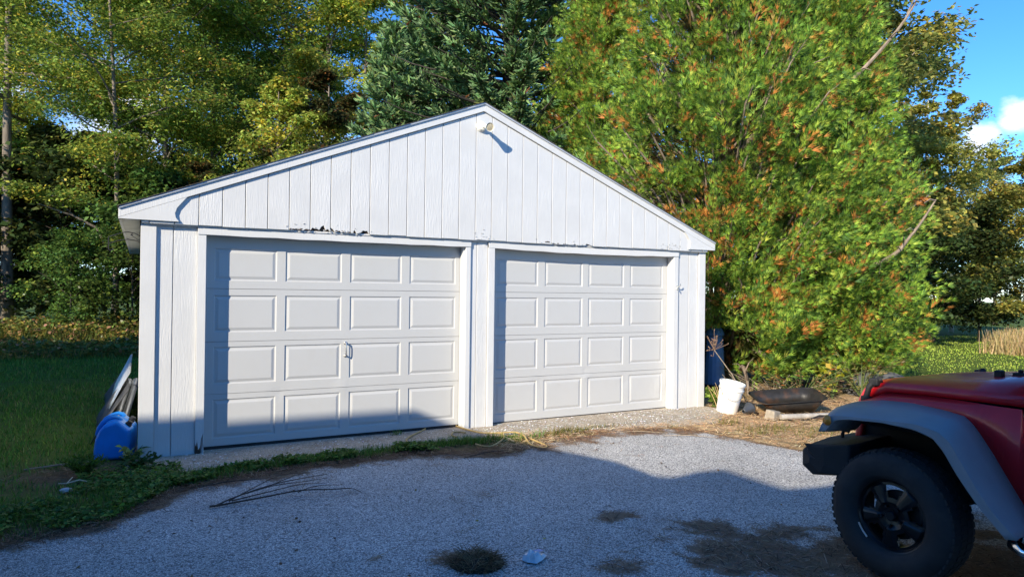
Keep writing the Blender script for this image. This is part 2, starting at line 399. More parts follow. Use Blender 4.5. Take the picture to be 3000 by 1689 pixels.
# litter blobs lying on the asphalt: (x, y, rx, ry, strength)
BLOBS = [(1.70, -3.50, .20, .20, 1.3), (2.16, -2.30, .13, .05, .7), (2.10, -2.42, .10, .04, .6), (1.235, -3.2, .10, .07, .7), (2.93, -3.2, .20, .13, 1.0),
         (2.46, -3.98, .30, .16, .75), (3.30, -3.78, .42, .26, 1.1), (3.25, -4.15, .62, .36, 1.5), (3.72, -3.98, .42, .22, 1.1), (3.75, -4.5, .9, .5, 1.5),
         (2.95, -4.45, .40, .25, .9), (4.3, -4.9, 1.0, .7, 1.3), (1.9, -3.0, .12, .07, .5), (2.05, -2.85, .1, .06, .5), (1.85, -3.3, .15, .07, .5), (2.3, -3.2, .1, .05, .4)]
def dirt_at(x, y):
    d = np.zeros_like(x); wob = (fbm(x*5, y*5)-.5)
    for bx, by, rx, ry, s in BLOBS:
        d = np.maximum(d, s*np.clip(1.25 - np.hypot((x-bx)/rx, (y-by)/ry) + wob*2.0 + (fbm(x*14, y*14)-.5)*1.1, 0, 1))
    dd = edge_y(x) - y
    w = np.where(x < .3, .28, np.where(x < 4.2, .36, .55))
    d = np.maximum(d, np.clip(1.05 - dd/w + wob*2.2, 0, 1))
    d = np.maximum(d, np.clip((fbm(x*2.1+3, y*2.1)-.60)*2.4, 0, .45))
    return np.clip(d, 0, 1)
xs = np.concatenate([np.linspace(-40, -3, 30), np.arange(-2.95, 8, .045), np.linspace(8, 40, 30)])
tt = np.concatenate([np.linspace(0, .5, 110), np.linspace(.51, 1, 30)])
XS, TT = np.meshgrid(xs, tt)
EY = edge_y(XS) + (fbm(XS*4, XS*0+2.2)-.5)*.22 + (fbm(XS*17, XS*0+8)-.5)*.08
YS = EY + (-14-EY)*TT
ZS = np.full_like(XS, 0.0) - .009*(TT == 0)
dm = dirt_at(XS, YS)
Vd = np.stack([XS, YS, ZS], -1).reshape(-1, 3); m_, n_ = XS.shape
idx = np.arange(m_*n_).reshape(m_, n_)
Fd = np.stack([idx[:-1, :-1], idx[1:, :-1], idx[1:, 1:], idx[:-1, 1:]], -1).reshape(-1, 4)
dme = np_mesh("driveway", Vd, Fd, np.stack([dm, dm, dm], -1).reshape(-1, 3), True)
ma, n, l, b = new_mat("chip asphalt")
t = n.new('ShaderNodeTexCoord')
vo = n.new('ShaderNodeTexVoronoi'); vo.inputs['Scale'].default_value = 118; l.new(t.outputs['Object'], vo.inputs['Vector'])
vo2 = n.new('ShaderNodeTexVoronoi'); vo2.inputs['Scale'].default_value = 150; l.new(t.outputs['Object'], vo2.inputs['Vector'])
sepc = n.new('ShaderNodeSeparateColor'); l.new(vo.outputs['Color'], sepc.inputs[0])
cr_ = n.new('ShaderNodeValToRGB'); cr_.color_ramp.elements[0].color = (.17, .17, .175, 1); cr_.color_ramp.elements[1].color = (.95, .92, .87, 1)
e1 = cr_.color_ramp.elements.new(.35); e1.color = (.50, .49, .47, 1); e2 = cr_.color_ramp.elements.new(.75); e2.color = (.78, .755, .715, 1)
l.new(sepc.outputs[0], cr_.inputs[0])
gap = n.new('ShaderNodeMapRange'); gap.inputs[1].default_value = .30; gap.inputs[2].default_value = .62; gap.inputs[3].default_value = 1.0; gap.inputs[4].default_value = .55
l.new(vo.outputs['Distance'], gap.inputs[0])
big = n.new('ShaderNodeTexNoise'); big.inputs['Scale'].default_value = .9; big.inputs['Detail'].default_value = 7; big.inputs['Roughness'].default_value = .6; l.new(t.outputs['Object'], big.inputs['Vector'])
bgr = n.new('ShaderNodeMapRange'); bgr.inputs[1].default_value = .3; bgr.inputs[2].default_value = .7; bgr.inputs[3].default_value = .86; bgr.inputs[4].default_value = 1.25; l.new(big.outputs['Fac'], bgr.inputs[0])
mm = n.new('ShaderNodeMath'); mm.operation = 'MULTIPLY'; l.new(gap.outputs[0], mm.inputs[0]); l.new(bgr.outputs[0], mm.inputs[1])
sc = n.new('ShaderNodeVectorMath'); sc.operation = 'SCALE'; l.new(cr_.outputs[0], sc.inputs[0]); l.new(mm.outputs[0], sc.inputs[3])
at = n.new('ShaderNodeAttribute'); at.attribute_name = 'col'
fn = n.new('ShaderNodeTexNoise'); fn.inputs['Scale'].default_value = 46; fn.inputs['Detail'].default_value = 8; fn.inputs['Roughness'].default_value = .75; l.new(t.outputs['Object'], fn.inputs['Vector'])
da = n.new('ShaderNodeMath'); da.operation = 'ADD'; sepd = n.new('ShaderNodeSeparateColor'); l.new(at.outputs['Color'], sepd.inputs[0])
fs = n.new('ShaderNodeMath'); fs.operation = 'MULTIPLY_ADD'; fs.inputs[1].default_value = 2.2; fs.inputs[2].default_value = -.6; l.new(fn.outputs['Fac'], fs.inputs[0]); l.new(sepd.outputs[0], da.inputs[0]); l.new(fs.outputs[0], da.inputs[1])
drm = n.new('ShaderNodeMapRange'); drm.inputs[1].default_value = .90; drm.inputs[2].default_value = 1.22; l.new(da.outputs[0], drm.inputs[0])
dcol = ramp((.085, .062, .045), (.38, .27, .18), fn.outputs['Fac'])
dmx = n.new('ShaderNodeMix'); dmx.data_type = 'RGBA'; l.new(drm.outputs[0], dmx.inputs[0]); l.new(sc.outputs[0], dmx.inputs[6]); l.new(dcol.outputs[2], dmx.inputs[7])
l.new(dmx.outputs[2], b.inputs['Base Color']); b.inputs['Roughness'].default_value = .82; b.inputs['Specular IOR Level'].default_value = .3
hb = n.new('ShaderNodeMath'); hb.operation = 'SUBTRACT'; hb.inputs[0].default_value = 1.0; l.new(vo.outputs['Distance'], hb.inputs[1])
hb2 = n.new('ShaderNodeMath'); hb2.operation = 'MULTIPLY_ADD'; hb2.inputs[1].default_value = -.4; l.new(vo2.outputs['Distance'], hb2.inputs[0]); l.new(hb.outputs[0], hb2.inputs[2])
bp = n.new('ShaderNodeBump'); bp.inputs['Strength'].default_value = .8; bp.inputs['Distance'].default_value = .008; l.new(hb2.outputs[0], bp.inputs['Height']); l.new(bp.outputs[0], b.inputs['Normal'])
tag(link("driveway", dme, ma), kind='structure')

# concrete apron in front of the doors
xs = np.linspace(-.12, 6.95, 150); tt = np.linspace(0, 1, 14)
XS, TT = np.meshgrid(xs, tt)
EY = apron_y(XS) + (fbm(XS*3, XS*0+1.1)-.5)*.14
YS = .6 + (EY-.6)*TT
ZS = np.full_like(XS, .012) + (fbm(XS*2, YS*2)-.5)*.006
ZS[-1] = -.03
idx = np.arange(XS.size).reshape(XS.shape)
Fd = np.stack([idx[:-1, :-1], idx[1:, :-1], idx[1:, 1:], idx[:-1, 1:]], -1).reshape(-1, 4)
ame = np_mesh("apron", np.stack([XS, YS, ZS], -1).reshape(-1, 3), Fd, None, True)
mc, n, l, b = new_mat("weathered apron concrete")
t = n.new('ShaderNodeTexCoord'); n1 = n.new('ShaderNodeTexNoise'); n1.inputs['Scale'].default_value = 3; n1.inputs['Detail'].default_value = 10; n1.inputs['Roughness'].default_value = .7
n2 = n.new('ShaderNodeTexVoronoi'); n2.inputs['Scale'].default_value = 95
l.new(t.outputs['Object'], n1.inputs['Vector']); l.new(t.outputs['Object'], n2.inputs['Vector'])
cc = ramp((.20, .165, .12), (.66, .56, .43), n1.outputs['Fac'])
c2 = n.new('ShaderNodeSeparateColor'); l.new(n2.outputs['Color'], c2.inputs[0])
rr = n.new('ShaderNodeMapRange'); rr.inputs[3].default_value = .65; rr.inputs[4].default_value = 1.35; l.new(c2.outputs[0], rr.inputs[0])
sm = n.new('ShaderNodeVectorMath'); sm.operation = 'SCALE'; l.new(cc.outputs[2], sm.inputs[0]); l.new(rr.outputs[0], sm.inputs[3]); l.new(sm.outputs[0], b.inputs['Base Color'])
b.inputs['Roughness'].default_value = .9
bp = n.new('ShaderNodeBump'); bp.inputs['Strength'].default_value = .6; bp.inputs['Distance'].default_value = .008; l.new(n2.outputs['Distance'], bp.inputs['Height']); l.new(bp.outputs[0], b.inputs['Normal'])
tag(link("concrete_apron", ame, mc), kind='structure')

# ------------------------------------------------------------------ garage
W, DEP = 6.893, 7.3
RX, RZ, SL = 3.416, 3.735, .3985                          # ridge and slope of the rake top line
def roof_z(x): return RZ - SL*abs(x-RX)
garage = thing("garage", "white two-door gable garage with grooved board siding and flaking paint", "garage")
def part(mb, name, mat, parent=None, **k): return mb.build(name, mat, parent or garage, **k)

# slab, side and back walls (groove boards on the left wall seen edge-on)
mb = MB(); mb.box(.02, W-.02, .2, DEP, -.25, .010); part(mb, "floor_slab", M_block)
for i in range(36):
    y0 = .03 + i*.202
    mb = MB(); mb.box(.0, .016, y0, y0+.195, -.02 - .01*rnd.random(), 2.19); part(mb, "side_board", M_side, bevel=.002, seg=1)
mb = MB(); mb.box(.017, .09, .02, DEP, -.03, 2.19); part(mb, "side_wall", M_dark).name = "side_wall"
for i in range(36):
    y0 = .03 + i*.202
    mb = MB(); mb.box(W-.016, W, y0, y0+.195, -.02, 2.19); part(mb, "side_board", M_side, bevel=.002, seg=1)
mb = MB(); mb.box(W-.09, W-.017, .02, DEP, -.03, 2.19); part(mb, "side_wall", M_dark)
mb = MB(); mb.prism([(0, -.03), (W, -.03), (W, 2.19), (RX, 3.6), (0, 2.19)], DEP-.05, DEP); part(mb, "back_wall", M_side)
# front structural wall behind the boards (with the two openings)
mb = MB()
for x0, x1, z0, z1 in [(.09, .53, -.03, 2.19), (3.222, 3.60, -.03, 2.19), (6.335, W-.09, -.03, 2.19), (.09, W-.09, 2.095, 2.19)]:
    if z0 < 0: mb.box(x0, x1, .018, .10, z0, 2.09)
    else: mb.box(x0, x1, .018, .10, z0, z1)
part(mb, "wall_framing", M_trim)
mb = MB(); mb.prism([(.1, 2.17), (W-.1, 2.17), (W-.1, 2.19), (RX, 3.58), (.1, 2.19)], -.038, -.004); part(mb, "gable_sheathing", M_rot)

def board(name, x0, x1, z0, z1, y0, y1, mat=M_side, lean=0, bev=.003, ragged=None):
    mb = MB()
    if ragged:
        bot = [(x, zz) for x, zz in ragged]
        mb.prism(bot + [(x1, z1), (x0, z1)], y0, y1)
    else:
        mb.prism([(x0, z0), (x1, z0), (x1+lean, z1), (x0+lean, z1)], y0, y1)
    return part(mb, name, mat, bevel=bev, seg=2)

# front wall boards below the gable
board("siding_board", .108, .243, -.012, 2.19, .0, .017)
board("siding_board", .250, .452, -.005, 2.19, .001, .017)
board("siding_board", 3.300, 3.380, .0, 2.19, .0, .017, M_trim)
board("siding_board", 3.385, 3.520, .0, 2.19, -.004, .017)
board("siding_board", 6.425, 6.622, -.005, 2.19, .0, .017)
board("siding_board", 6.630, 6.792, -.01, 2.19, .0, .017)
# corner boards
board("corner_board", -.022, .106, -.015, 2.19, -.024, .0, M_trim)
mb = MB(); mb.box(-.022, .0, .001, .105, -.02, 2.19); part(mb, "corner_board", M_trim, bevel=.003)
board("corner_board", W-.10, W+.020, -.02, 2.19, -.024, .0, M_trim)
mb = MB(); mb.box(W, W+.020, .001, .105, -.02, 2.19); part(mb, "corner_board", M_trim, bevel=.003)
# door casings and heads (jamb faces 0.11 deep)
DZ = 2.082
mb = MB()
rag = [(.452, .13), (.459, .10), (.468, .16), (.476, .02), (.500, .035), (.507, .13), (.5235, .19), (.5245, .06)]
mb.prism([(.452, .11), (.462, .08), (.470, .14), (.480, .05), (.497, .07), (.505, .15), (.517, .19), (.527, .05), (.527, 2.128), (.452, 2.128)], -.022, .0)
part(mb, "door_casing", M_trim, bevel=.002)
mb = MB(); mb.box(.455, .50, -.012, .0, -.01, .11); part(mb, "rotten_post_foot", M_rot)
board("door_casing", 3.238, 3.298, -.012, 2.128, -.022, .0, M_trim)
board("door_casing", 3.523, 3.605, -.006, 2.128, -.026, .0, M_trim)
board("door_casing", 6.342, 6.422, -.01, 2.128, -.022, .0, M_trim)
def head(x0, x1, sag):
    mb = MB(); k = 12; lo = []; hi = []
    for i in range(k+1):
        x = x0+(x1-x0)*i/k; s = -sag*math.sin(math.pi*i/k) + .003*math.sin(i*2.7)
        lo.append((x, DZ+s)); hi.append((x, 2.15+s*.3))
    mb.prism(lo + hi[::-1], -.030, -.001); part(mb, "door_head", M_trim, bevel=.003)
    mb = MB(); mb.box(x0, x1, -.0005, .115, DZ+.004, DZ+.03); part(mb, "head_jamb", M_trim)
head(.452, 3.298, .006); head(3.523, 6.422, .022)
for xa, xb in [(.510, .528), (3.2375, 3.256), (3.586, 3.604), (6.3425, 6.362)]:
    mb = MB(); mb.box(xa, xb, .0005, .16, -.01, DZ+.003); part(mb, "side_jamb", M_trim, bevel=.003)

# gable boards, 8 inch grooves, bottoms ragged where rotten
edges = [-.022 + 0]
k0 = .456
xsb = [k0 + .2052*i for i in range(-2, 33)]
xsb = [x for x in xsb if .02 < x < W-.04]
xsb = [-.02] + xsb + [W+.02]
for i in range(len(xsb)-1):
    x0 = xsb[i] + .003; x1 = xsb[i+1] - .003
    zb = 2.163 + rnd.uniform(-.004, .004)
    rot = 0
    xm = (x0+x1)/2
    if 1.25 < xm < 2.2: rot = [.05, .065, .03, .07, .045][i % 5]
    if 4.2 < xm < 4.9: rot = .022
    if 6.1 < xm < 6.3: rot = .015
    if 3.3 < xm < 3.6: rot = .008
    poly = []
    kk = 9 if rot else 1
    for j in range(kk+1):
        x = x0+(x1-x0)*j/kk
        poly.append((x, zb + (rnd.random()**2*rot if 0 < j < kk or rot > .03 else 0)))
    tz = lambda x: roof_z(x) - .10
    poly.append((x1, tz(x1)))
    if x0 < RX < x1: poly.append((RX, tz(RX)))
    poly.append((x0, tz(x0)))
    if tz(x0) < zb + .02 or tz(x1) < zb+.02:
        poly = [(x0, zb), (x1, zb), (x1, max(zb+.01, tz(x1))), (x0, max(zb+.01, tz(x0)))]
    mb = MB(); mb.prism(poly, -.060 - rnd.uniform(0, .003), -.040)
    part(mb, "gable_board", M_side, bevel=.0035)
mb = MB(); mb.box(0, W, -.039, .0, 2.151, 2.169); part(mb, "gable_ledger", M_trim)
# curled paint flakes hanging under the rotten boards
mb = MB()
for i in range(60):
    x = rnd.choice([rnd.uniform(1.2, 2.2), rnd.uniform(3.3, 3.6), rnd.uniform(4.1, 4.9), rnd.uniform(6.0, 6.4), rnd.uniform(1.4, 1.95)])
    zc = 2.165 + abs(rnd.gauss(0, .045)); w = rnd.uniform(.006, .03); h = rnd.uniform(.004, .016); y = -.066; c = rnd.uniform(.003, .010)
    mb.add([(x, y, zc), (x+w, y+.002, zc+rnd.uniform(-.01, .01)), (x+w*.8, y-c, zc+h), (x+w*.1, y-c*.6, zc+h)], [(0, 1, 2, 3)])
o = part(mb, "paint_flakes", M_trim); o['kind'] = 'stuff'
mb = MB()
for i in range(26):
    x = rnd.choice([rnd.uniform(1.26, 1.5), rnd.uniform(1.6, 1.95), rnd.uniform(4.25, 4.45), rnd.uniform(1.27, 1.4)])
    zc = 2.166 + abs(rnd.gauss(0, .010)); w = rnd.uniform(.006, .035); h = rnd.uniform(.004, .014)
    mb.add([(x, -.0645, zc), (x+w, -.0645, zc+rnd.uniform(-.004, .006)), (x+w*.9, -.0648, zc+h), (x+w*.1, -.0648, zc+h*.7)], [(0, 1, 2, 3)])
o = part(mb, "bare_rot_patches", M_rot); o['kind'] = 'stuff'

# rake boards, gussets with a concave curve, drip edges, roof
TIPL, TIPR = RX-3.615, RX+3.615
def rake(sgn):
    xa = TIPL if sgn < 0 else TIPR
    mb = MB(); poly = [(xa, roof_z(xa)-.016), (RX, RZ-.016), (RX, RZ-.096), (xa, roof_z(xa)-.096)]
    if sgn < 0: poly = poly[::-1]
    mb.prism(poly, -.085, -.061); part(mb, "rake_board", M_trim, bevel=.003)
    mb = MB(); poly = [(xa-.006*-sgn*-1, roof_z(xa)+.000), (RX, RZ), (RX, RZ-.018), (xa, roof_z(xa)-.018)]
    if sgn < 0: poly = poly[::-1]
    mb.prism(poly, -.100, -.0855); part(mb, "drip_edge", M_drip)
rake(-1); rake(1)
def gusset(sgn):
    pts = [(-.185, 2.188), (.290, 2.186), (.262, 2.222), (.254, 2.262), (.270, 2.312), (.304, 2.356), (.345, 2.385)]
    if sgn > 0: pts = [(2*RX - x, zz) for x, zz in pts][::-1]
    mb = MB(); 
    tip = TIPL+.002 if sgn < 0 else TIPR-.002
    zl = roof_z(tip)-.0975
    xin = pts[-1][0] if sgn < 0 else pts[0][0]
    if sgn < 0: pts = pts[:-1] + [(.352, roof_z(.352)-.0975), (tip, zl)]; pts[0] = (tip, 2.188)
    else: pts = [(tip, zl), (2*RX-.352, roof_z(.352)-.0975)] + pts[1:]; pts[-1] = (tip, 2.188)
    mb.prism(pts, -.0848, -.0605); part(mb, "eave_gusset", M_trim, bevel=.002)
gusset(-1); gusset(1)
for sgn in (-1, 1):
    xa = TIPL if sgn < 0 else TIPR
    mb = MB()
    d = .022*sgn
    x0, x1 = sorted((xa, xa-d)); mb.box(x0, x1, -.0600, DEP+.1, 2.190, roof_z(xa)-.02); part(mb, "fascia_board", M_trim)
    a0, a1 = sorted((xa-d*1.1, (0 if sgn < 0 else W)+.03*-sgn*-1))
    mb = MB(); mb.box(a0, a1, -.0602, DEP+.1, 2.191, 2.200); part(mb, "soffit", M_soffit)
    mb = MB(); poly = [(xa-.0*sgn, roof_z(xa)-.015), (RX, RZ-.015), (RX, RZ+.004), (xa, roof_z(xa)+.004)]
    if sgn > 0: poly = poly[::-1]
    mb.prism(poly, -.0853, DEP+.12); part(mb, "roof_deck", M_shingle)
    # shingle courses stepping up the slope
    mb = MB(); ncourse = 27
    for c in range(ncourse):
        s0 = c/ncourse; s1 = min(1, (c+1.25)/ncourse)
        xa0 = xa + (RX-xa)*s0 + .012*sgn*(c == 0); xb0 = xa + (RX-xa)*s1
        z0 = roof_z(xa0)+.010; z1 = roof_z(xb0)+.006
        jit = rnd.uniform(-.006, .004)
        P = [(xa0, z0), (xb0, z1), (xb0, z1-.004), (xa0, z0-.006)]
        if sgn > 0: P = P[::-1]
        mb.prism(P, -.106+jit, DEP+.13)
    o = part(mb, "shingle_courses", M_shingle); o['kind'] = 'stuff'

# overhead doors
def overhead(x0, x1, cols, zb, label, dents):
    DY = .115
    zt = DZ+.02
    door = MB(); door.box(x0, x1, DY+.018, DY+.045, zb, zt)
    d = door.build("garage_door", M_door, garage); d['label'] = label
    seams = [zb, .545, 1.055, 1.572, zt]
    prows = [(zb+.105-.03, .485), (.640, 1.004), (1.146, 1.508), (1.652, 1.966)]
    prows[0] = (.112, .492)
    for si in range(4):
        s0, s1 = seams[si]+.002, seams[si+1]-.002
        mb = MB()
        xsx = [x0] + [v for c in cols for v in c] + [x1]
        zz = [s0, prows[si][0], prows[si][1], s1]
        tilt = dents.get(si, 0)
        def yy(x, zq, si=si):
            y = DY
            for (dx, dz, r, am) in dents.get('spots', []):
                q = ((x-dx)**2+(zq-dz)**2)/r**2
                y += am*math.exp(-q)
            return y
        # grid of strips, leaving the panel holes open
        def cell(xa, xb, za, zb_, nx, nz):
            rows = [[(xa+(xb-xa)*i/nx, yy(xa+(xb-xa)*i/nx, za+(zb_-za)*j/nz), za+(zb_-za)*j/nz) for i in range(nx+1)] for j in range(nz+1)]
            mb.grid(rows)
        for i in range(len(xsx)-1):
            hole = i % 2 == 1
            for j in range(3):
                if hole and j == 1: continue
                cell(xsx[i], xsx[i+1], zz[j], zz[j+1], 6 if hole else 2, 2 if j != 1 else 5)
        # top edge tongue, bottom edge return
        mb.add([(x0, DY, s1), (x1, DY, s1), (x1, DY+.017, s1+.001), (x0, DY+.017, s1+.001)], [(0, 1, 2, 3)])
        mb.add([(x0, DY+.017, s0-.001), (x1, DY+.017, s0-.001), (x1, DY, s0), (x0, DY, s0)], [(0, 1, 2, 3)])
        sec = mb.build("door_section", M_door, d)
        for c in cols:
            mb = MB(); nx, nz_ = 6, 5
            loops = []
            for ins, dep in [(0, 0), (.006, .009), (.016, .0105), (.042, .0015), (.046, .0012)]:
                xa, xb, za, zc = c[0]+ins, c[1]-ins, prows[si][0]+ins, prows[si][1]-ins
                lp = [(xa+(xb-xa)*i/nx, za) for i in range(nx)] + [(xb, za+(zc-za)*j/nz_) for j in range(nz_)] + \
                     [(xb-(xb-xa)*i/nx, zc) for i in range(nx)] + [(xa, zc-(zc-za)*j/nz_) for j in range(nz_)]
                loops.append([(x, yy(x, zq)+dep, zq) for x, zq in lp])
            m = len(loops[0])
            for li in range(len(loops)-1):
                mb.add(loops[li]+loops[li+1], [(k, (k+1) % m, m+(k+1) % m, m+k) for k in range(m)])
            xa, xb, za, zc = c[0]+.046, c[1]-.046, prows[si][0]+.046, prows[si][1]-.046
            mb.grid([[(xa+(xb-xa)*i/nx, yy(xa+(xb-xa)*i/nx, za+(zc-za)*j/nz_)+.0012, za+(zc-za)*j/nz_) for i in range(nx+1)] for j in range(nz_+1)])
            mb.build("raised_panel", M_door, d)
    mb = MB(); mb.box(x0, x1, DY+.004, DY+.03, max(.008, zb-.028), zb+.001); mb.build("bottom_seal", M_rubber, d)
    return d
dl = overhead(.5285, 3.2370, [(.612, 1.196), (1.280, 1.854), (1.945, 2.518), (2.612, 3.170)], .040, "left overhead door with a grab handle",
              {'spots': [(1.235, .53, .06, .004), (1.88, .55, .07, -.005), (1.87, .98, .05, .003)]})
dr = overhead(3.6045, 6.3420, [(3.700, 4.275), (4.375, 4.937), (5.030, 5.597), (5.700, 6.262)], .022, "right overhead door with a dented bottom section",
              {'spots': [(4.985, .50, .07, -.008), (4.99, .56, .05, .007), (5.66, .44, .10, .006), (6.27, .34, .10, -.010), (5.95, .2, .3, .006), (4.33, .47, .09, .004)]})
mb = MB()
mb.tube([(1.902, .113, 1.012), (1.902, .080, 1.010), (1.902, .074, .985), (1.902, .074, .905), (1.902, .080, .880), (1.902, .113, .878)], [.011, .008, .007, .007, .008, .011], 8)
mb.lathe([(0, .017), (.006, .017), (.010, .010)], (1.902, .1145, 1.012), (0, -1, 0), 12); mb.lathe([(0, .017), (.006, .017), (.010, .010)], (1.902, .1145, .878), (0, -1, 0), 12)
mb.build("handle", M_steel, dl, smooth=True)

# flood light on the gable
fl = thing("floodlight", "cream bell-shaped floodlight fixed below the peak of the garage gable", "wall light", (3.385, -.063, 3.462))
mb = MB(); mb.lathe([(0, .062), (.008, .064), (.014, .060), (.030, .054), (.045, .045), (.052, .02), (.053, 0)], (0, 0, 0), (0, -1, 0), 20); mb.build("base", M_lampw, fl, smooth=True)
hd = Vector((-.02, -.92, -.26)).normalized()
mb = MB(); mb.tube([(0.005, -.045, 0), (.010, -.075, -.008), Vector((.012, -.085, -.010))+hd*.02], [.018, .02, .02], 10); mb.build("knuckle", M_lampw, fl, smooth=True)
ho = Vector((.012, -.080, -.010))
mb = MB(); mb.lathe([(0, .0), (.0, .022), (.03, .025), (.070, .027), (.080, .032), (.115, .044), (.135, .050), (.139, .051), (.138, .047), (.118, .041)], ho, hd, 24); mb.build("bell_shade", M_lampw, fl, smooth=True)
mb = MB(); mb.lathe([(.130, .0475), (.1345, .042), (.131, .034), (.1345, .024), (.132, .012), (.1345, 0)], ho, hd, 24); mb.build("lens", M_bulb, fl, smooth=True)
# plant bracket
br = thing("plant_bracket", "black iron hanging-basket bracket on the left corner below the eave", "bracket", (-.022, .03, 2.0))
mb = MB(); q = lambda L: [(x+.022, .0, zc-2.0) for x, zc in L]
mb.tube(q([(-.024, 2.045), (-.069, 2.068), (-.123, 2.078), (-.16, 2.072), (-.203, 2.056), (-.276, 2.028)]), .0042, 6); mb.build("upper_arm", M_iron, br, smooth=True)
mb = MB(); mb.tube(q([(-.024, 1.985), (-.054, 2.003), (-.122, 2.013), (-.202, 1.997), (-.276, 1.966)]), .0042, 6); mb.build("lower_arm", M_iron, br, smooth=True)
mb = MB(); mb.tube(q([(-.024, 1.995), (-.07, 2.03), (-.10, 2.052), (-.09, 2.068)]), .003, 5); mb.prism([(x+.022, zc-2.0) for x, zc in [(-.105, 2.05), (-.08, 2.05), (-.092, 2.068)]], -.003, .003); mb.build("scroll", M_iron, br)
mb = MB(); mb.tube(q([(-.276, 2.030), (-.276, 1.95), (-.274, 1.915), (-.262, 1.905), (-.246, 1.908), (-.238, 1.926)]), .0042, 6); mb.build("hook", M_iron, br, smooth=True)
mb = MB(); mb.box(-.002, .0, -.012, .012, -.04, .07); mb.build("back_plate", M_iron, br)
# latch on the right jamb
lt = thing("cable_cleat", "small steel cleat screwed to the casing right of the right door", "cleat", (6.40, -.024, 1.66))
mb = MB(); mb.box(-.014, .014, -.005, .0, -.03, .03); mb.build("plate", M_steel, lt, bevel=.001)
mb = MB(); mb.tube([(0, -.004, .01), (.004, -.03, .015), (.012, -.045, .035), (.02, -.045, .055)], [.009, .008, .008, .006], 7); mb.tube([(0, -.004, -.01), (-.006, -.03, -.015), (-.012, -.04, -.03)], [.009, .008, .006], 7); mb.build("horn", M_steel, lt, smooth=True)

# ------------------------------------------------------------------ clutter left of the garage
def water_can(label, loc, rz, mirror=1):
    c = thing("water_can", label, "water can", loc, rz, "blue water cans by the garage corner")
    out = [(-.158, .0), (.128, .0), (.150, .03), (.152, .245), (.146, .275), (.06, .352), (.04, .362), (-.01, .350), (-.075, .325), (-.118, .27), (-.150, .19), (-.162, .09)]
    mb = MB(); n_ = len(out)
    prof = [(-.085, .86), (-.07, .95), (-.05, 1.0), (.05, 1.0), (.07, .95), (.085, .86)]
    rows = []
    for y, s in prof:
        rows.append([(x*s, y, .17+(zc-.17)*s) for x, zc in out])
    b = 0
    vs_ = [p for r in rows for p in r]; fs_ = []
    for i in range(len(rows)-1):
        for k in range(n_):
            k2 = (k+1) % n_; fs_.append((i*n_+k, i*n_+k2, (i+1)*n_+k2, (i+1)*n_+k))
    fs_.append(tuple(range(n_-1, -1, -1))); fs_.append(tuple((len(rows)-1)*n_+k for k in range(n_)))
    mb.add(vs_, fs_); mb.build("body", M_blue, c, smooth=False, fix=True, bevel=.012, seg=3)
    mb = MB(); mb.tube([(-.135, 0, .205), (-.150, 0, .235), (-.138, 0, .285), (-.108, 0, .335), (-.05, 0, .372), (.0, 0, .384), (.035, 0, .374), (.052, 0, .352)], [.02, .019, .018, .018, .018, .018, .019, .022], 10)
    mb.build("handle", M_blue, c, smooth=True)
    mb = MB(); mb.lathe([(0, .030), (.02, .030), (.022, .024), (.045, .024), (.046, 0)], (.105, 0, .305), (.55, 0, .8), 14); mb.build("spout_cap", M_blackp, c, smooth=False)
    return c
water_can("blue plastic water can at the front, standing nearest the garage corner board", (-.205, .215, -.012), math.radians(-16))
water_can("blue plastic water can half hidden behind the front can, spout cap showing", (-.185, .43, -.012), math.radians(-10))
sheet = thing("roofing_sheet", "dark tar-paper sheet leaning low along the left garage wall", "sheet", (-.40, 2.6, 0))
mb = MB(); rows = []
for i in range(13):
    y = -1.7 + i*.30; rows.append([(-.04+.02*math.sin(i*.9)+.31*t, y, .0+.50*t+.012*math.sin(i*1.3+t*3)) for t in (0, .25, .5, .75, 1)])
mb.grid(rows); mb.build("sheet_panel", M_panel, sheet, solid=.006, smooth=True)
corr = thing("corrugated_sheet", "galvanised corrugated sheet propped against the left garage wall", "metal sheet", (-.20, 2.3, 0))
mb = MB(); rows = []
for i in range(41):
    y = -.55 + i*.06; o_ = .011*math.sin(i*2.1)
    rows.append([(-.11+.22*t*.9+o_, y, .20+.42*t-o_*.4) for t in (0, .33, .66, 1)])
mb.grid(rows); mb.build("ribbed_panel", M_corr, corr, solid=.002, smooth=True)
for i, (dx, lab) in enumerate([(-.215, "silver metal pipe resting behind the water cans, outer of two"), (-.14, "silver metal pipe lying against the garage wall, inner of two")]):
    p = thing("metal_pipe", lab, "pipe", (dx, .62, .02), 0, "silver pipes beside the garage")
    mb = MB(); mb.tube([(-.05, 0, .06), (.02, .75, .25), (.09, 1.5, .44)], .034, 14, cap=False); mb.build("tube", M_galv, p, smooth=True, solid=.003)
    mb = MB(); mb.tube([(.074, 1.33, .398), (.092, 1.52, .446)], .039, 14, cap=False); mb.build("collar", M_galv, p, smooth=True, solid=.003)

